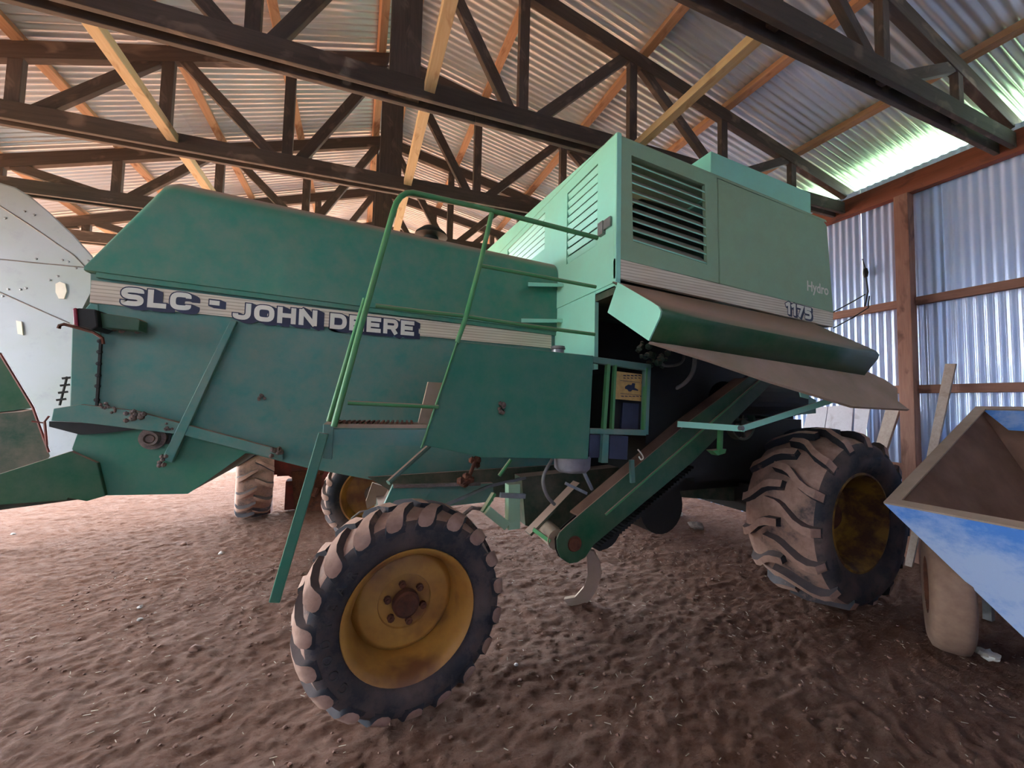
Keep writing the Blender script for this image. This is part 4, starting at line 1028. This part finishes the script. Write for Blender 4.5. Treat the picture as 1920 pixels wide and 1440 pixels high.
# ================================================================== blue hopper spreader at the right
HP = empty('hopper_spreader', (4.6, 0.6, 0))
tag(HP, 'blue painted steel hopper spreader full of dust at the right edge', 'spreader')
A = PZ(1657, 944, 1.05); B = PX(1830, 764, 5.55); Cc = Vector((A.x+0.06, -0.75, A.z)); D = Vector((B.x, -0.75, B.z))
b0 = PX(2000, 1272, 3.98)
bot = [b0, Vector((5.0, b0.y, b0.z+0.18)), Vector((5.0, -0.3, b0.z+0.18)), Vector((b0.x, -0.3, b0.z))]

rimv = [A, B, D, Cc]
def wall(i, j, nm, mt):
    a, b = rimv[i], rimv[j]; c_, d_ = bot[j], bot[i]
    nrm_ = (b-a).cross(d_-a).normalized(); cen = (rimv[0]+rimv[2])/2
    if nrm_.dot(cen - a) < 0: nrm_ = -nrm_
    inn = nrm_*0.02
    mb = MB(); mb.add([a, b, c_, d_], [[0,1,2,3]], 0); mb.add([v+inn for v in (a, b, c_, d_)], [[3,2,1,0]], 1)
    return part(nm, mb, [M['blue'], mt], HP)
wall(3, 0, 'front_wall', M['hopdust']); wall(0, 1, 'side_wall', M['hopdust']); wall(1, 2, 'back_wall', M['hopdust']); wall(2, 3, 'side_wall', M['hopdust'])
mb = MB(); mb.prism([b_+Vector((0,0,0.02)) for b_ in bot], (0,0,-0.06)); part('hopper_floor', mb, M['hopdust'], HP)
mb = MB(); nH = (B-A).cross(Cc-A).normalized()
if nH.z < 0: nH = -nH
cen = (A+B+Cc+D)/4
def inset(v, d): w_ = (cen-v); return v + w_.normalized()*d
R4 = [A, B, D, Cc]; In = []
for i in range(4):
    e1 = (R4[(i+1) % 4]-R4[i]).normalized(); e2 = (R4[i-1]-R4[i]).normalized(); In.append(R4[i] + (e1+e2)*0.075)
for i in range(4):
    j = (i+1) % 4; qd = [R4[i], R4[j], In[j], In[i]]; mb.hull8(qd, [v+nH*0.012 for v in qd])
part('rim_flange', mb, M['hoprim'], HP)
mb = MB(); e0 = inset(B, 0.1); mb.prism([lerp(B, D, 0.0)+Vector((-0.06, -0.06, -0.02)), lerp(B, D, 0.5)+Vector((-0.06, 0, -0.02)), lerp(B, D, 0.5)+Vector((-0.16, 0, -0.22)), B+Vector((-0.2, -0.25, -0.2))], (0.006, 0, 0)); part('inner_lip', mb, M['blue'], HP)
# axle, plain tyre, stand
tc = Vector((4.06, 1.42, 0.42))
mb = MB(); mb.lathe([(0.20, -0.10), (0.26, -0.105), (0.36, -0.105), (0.405, -0.085), (0.418, -0.045), (0.42, 0.0), (0.418, 0.045), (0.405, 0.085), (0.36, 0.105), (0.26, 0.105), (0.20, 0.09)], tc+Vector((0, 0.04, 0)), (0.42, -0.907, 0), 48, closed=True)
part('tyre', mb, M['baldtyre'], HP, 50)
mb = MB(); mb.lathe([(0.20, -0.10), (0.19, 0.0), (0.205, 0.09), (0.10, 0.04), (0.0, 0.05)], tc+Vector((0, 0.04, 0)), (0.42, -0.907, 0), 32); part('wheel_rim', mb, M['rust'], HP, 40)
mb = MB(); mb.cyl((4.30, 1.3, 0.42), (4.30, -0.9, 0.42), 0.03, 12); mb.box((4.0, -0.35, 0.34), (5.1, -0.25, 0.44)); mb.box((4.0, 0.95, 0.38), (5.1, 1.05, 0.46)); part('axle', mb, M['black'], HP)
tc2 = Vector((4.30, -0.75, 0.42)); mb = MB(); mb.lathe([(0.20, -0.10), (0.26, -0.125), (0.36, -0.125), (0.42, -0.06), (0.42, 0.06), (0.36, 0.125), (0.26, 0.125), (0.20, 0.10)], tc2, (0, -1, 0), 40, closed=True); part('tyre', mb, M['baldtyre'], HP, 50)
mb = MB(); q = PZ(1720, 1050, 0); mb.bar((5.0, 1.55, -0.02), (5.0, 1.55, 0.8), 0.06, 0.05, (0,1,0)); mb.bar((5.0, 1.55, 0.8), (5.0, 1.0, 0.8), 0.05, 0.05); part('stand_leg', mb, M['steel'], HP)

# ================================================================== boards on the wall and loose things
def lean_board(name, pts, Xb, tilt, t, mat, label, cat, group=None, drop=0.0):
    """board leaning on the wall; pts on plane X=Xb; stretched down to the floor"""
    P_ = [PX(x, y, Xb) for x, y in pts]
    top = P_[:2]; bot_ = P_[2:]
    ext = []
    for tp_, bt in ((top[1], bot_[0]), (top[0], bot_[1])):
        d_ = bt-tp_; s_ = (tp_.z - 0.0)/(tp_.z - bt.z); ext.append(tp_ + d_*s_)
    quad = [top[0], top[1], ext[0], ext[1]]
    for v in quad[2:]: v.x -= tilt
    mb = MB(); mb.prism(quad, (t, 0, 0)); o = part(name, mb, mat, None, None, 0.002); tag(o, label, cat, group); return o
g_ = 'whitewashed boards leaning on the metal wall'
Xw = WALLX-0.11
lean_board('whitewashed_board', [(1516, 765), (1552, 762), (1543, 830), (1500, 830)], Xw, 0.06, 0.02, M['whiteboard'], 'white plank farthest from the wall post, first of three side by side', 'board', g_)
lean_board('whitewashed_board', [(1553, 762), (1600, 758), (1596, 828), (1545, 830)], Xw, 0.06, 0.02, M['whiteboard'], 'middle one of three white planks leaning behind the big tyre', 'board', g_)
lean_board('whitewashed_board', [(1603, 758), (1632, 762), (1619, 830), (1601, 828)], Xw, 0.06, 0.02, M['whiteboard'], 'narrow white plank on the post side of the three planks', 'board', g_)
lean_board('timber_plank', [(1660, 768), (1686, 768), (1664, 865), (1645, 850)], Xw, 0.30, 0.05, M['board'], 'thick grey plank leaning between white boards and wall post', 'board')
lean_board('timber_batten', [(1772, 682), (1792, 682), (1770, 820), (1752, 820)], Xw-0.02, 0.25, 0.03, M['board'], 'thin pointed batten leaning on the wall behind the blue hopper', 'board')
mb = MB(); q = PX(1623, 512, WALLX-0.03); mb.lathe([(0.0, -0.06), (0.02, -0.05), (0.03, 0.0), (0.02, 0.06), (0.0, 0.07)], q, (0,0,1), 10); mb.tube([q+Vector((0,0,0.05)), q+Vector((0,0.03,0.20))], 0.006, 6); mb.tube([q, q+Vector((0,-0.02,-0.25)), q+Vector((-0.02,0.01,-0.45))], 0.008, 6)
o = part('hanging_hook', mb, M['black'], None, 40); tag(o, 'small black hook and cable hanging on the metal wall', 'hook')
# bent steel tine on the ground
mb = MB(); tb = PZ(1075, 1136, 0.0)
mb.prism([PY(x, y, tb.y) for x, y in ((1098, 1030), (1113, 1034), (1124, 1056), (1127, 1080), (1120, 1104), (1106, 1126), (1090, 1141), (1068, 1138), (1057, 1124), (1078, 1120), (1094, 1102), (1102, 1078), (1101, 1052))], (0.03, 0.035, 0))
o = part('bent_steel_tine', mb, M['dustsheet'], None); tag(o, 'dusty bent steel tine standing on the soil below the elevator', 'scrap metal')
# rag bundle under the machine
for i, (x, y, r, lb_, mt) in enumerate(((1262, 962, 0.13, 'pale crumpled sack lying in shadow under the combine', 'cream'), (1305, 985, 0.10, 'brown crumpled rag beside the pale sack under the combine', 'grime'), (1850, 1226, 0.06, 'scrap of pale plastic on soil beside the hopper tyre', 'cream'))):
    c_ = PZ(x, y, 0.03); mb = MB(); N_ = 14
    for j in range(9):
        for k_ in range(N_):
            th_ = math.pi*j/8; ph = 2*math.pi*k_/N_; d_ = Vector((math.sin(th_)*math.cos(ph), math.sin(th_)*math.sin(ph), math.cos(th_)*0.45))
            mb.v.append(c_ + d_*r*(1+0.55*noise.noise(d_*2.3+Vector((i*5, 0, 0)))))
    for j in range(8):
        for k_ in range(N_): mb.f.append([j*N_+k_, j*N_+(k_+1) % N_, (j+1)*N_+(k_+1) % N_, (j+1)*N_+k_]); mb.mi.append(0)
    o = part(('cloth_sack', 'cloth_rag', 'plastic_scrap')[i], mb, M[mt], None, 40); tag(o, lb_, ('sack', 'rag', 'litter')[i])
# clods and pebbles
STN = [plain('pale_pebble', lin(170, 160, 152), 0.8), plain('brown_clod', lin(126, 92, 78), 0.95)]
def stone(mb, c_, r, sd, flat_=0.6):
    N_ = 7
    base = len(mb.v)
    for j in range(5):
        for k_ in range(N_):
            th_ = math.pi*j/4; ph = 2*math.pi*k_/N_; d_ = Vector((math.sin(th_)*math.cos(ph), math.sin(th_)*math.sin(ph), math.cos(th_)*flat_))
            mb.v.append(Vector(c_) + d_*r*(1+0.5*noise.noise(d_*1.7+Vector((sd, sd*2, 0)))))
    for j in range(4):
        for k_ in range(N_): mb.f.append([base+j*N_+k_, base+j*N_+(k_+1) % N_, base+(j+1)*N_+(k_+1) % N_, base+(j+1)*N_+k_]); mb.mi.append(0)
for i, (x, y, r, mt, lb_) in enumerate(((50, 1240, 0.030, 1, 'dark clod alone on the soil near the lower left corner'), (365, 1218, 0.035, 1, 'dark clod left of the ochre wheel, mid soil'), (262, 1162, 0.018, 0, 'pale pebble on soil below the white one, lower left'),
        (345, 1020, 0.030, 1, 'brown clod on soil in line with the tractor tyre'), (262, 1140, 0.020, 0, 'whitish pebble on the soil in the left middle'), (968, 1250, 0.016, 0, 'white pebble in shadow right of the ochre wheel'), (25, 1001, 0.024, 0, 'white fleck of stone on the pale soil at the left edge'), (415, 1037, 0.03, 0, 'pale stone beside the brown clod before the tractor tyre'))):
    q = PZ(x, y, 0); q.z = hgt(q.x, q.y)+r*0.2; mb = MB(); stone(mb, q, r, i*3.1); o = part('pebble' if mt == 0 else 'soil_clod', mb, STN[mt], None, 60); tag(o, lb_, 'stone' if mt == 0 else 'clod')
mb = MB()
for i in range(1700):
    x = random.uniform(-2.2, 4.6); y = random.uniform(0.6, 5.0); r = random.choice((0.004, 0.006, 0.008, 0.012)); stone(mb, (x, y, hgt(x, y)+r*0.3), r, i*0.7)
nst = len(mb.f)
for i in range(1100):
    x = random.uniform(-2.2, 4.6); y = random.uniform(0.6, 5.0); a = random.uniform(0, 6.28); L = random.uniform(0.01, 0.035); z = hgt(x, y)+0.006
    mb.bar((x, y, z), (x+math.cos(a)*L, y+math.sin(a)*L, z+random.uniform(-0.002, 0.006)), 0.003, 0.002, mi=1)
o = part('soil_litter', mb, [STN[1], plain('pale_straw', lin(190, 170, 148), 0.8)], None); tag(o, 'fine soil crumbs and straw bits scattered over the trodden floor', 'soil litter', kind='stuff')
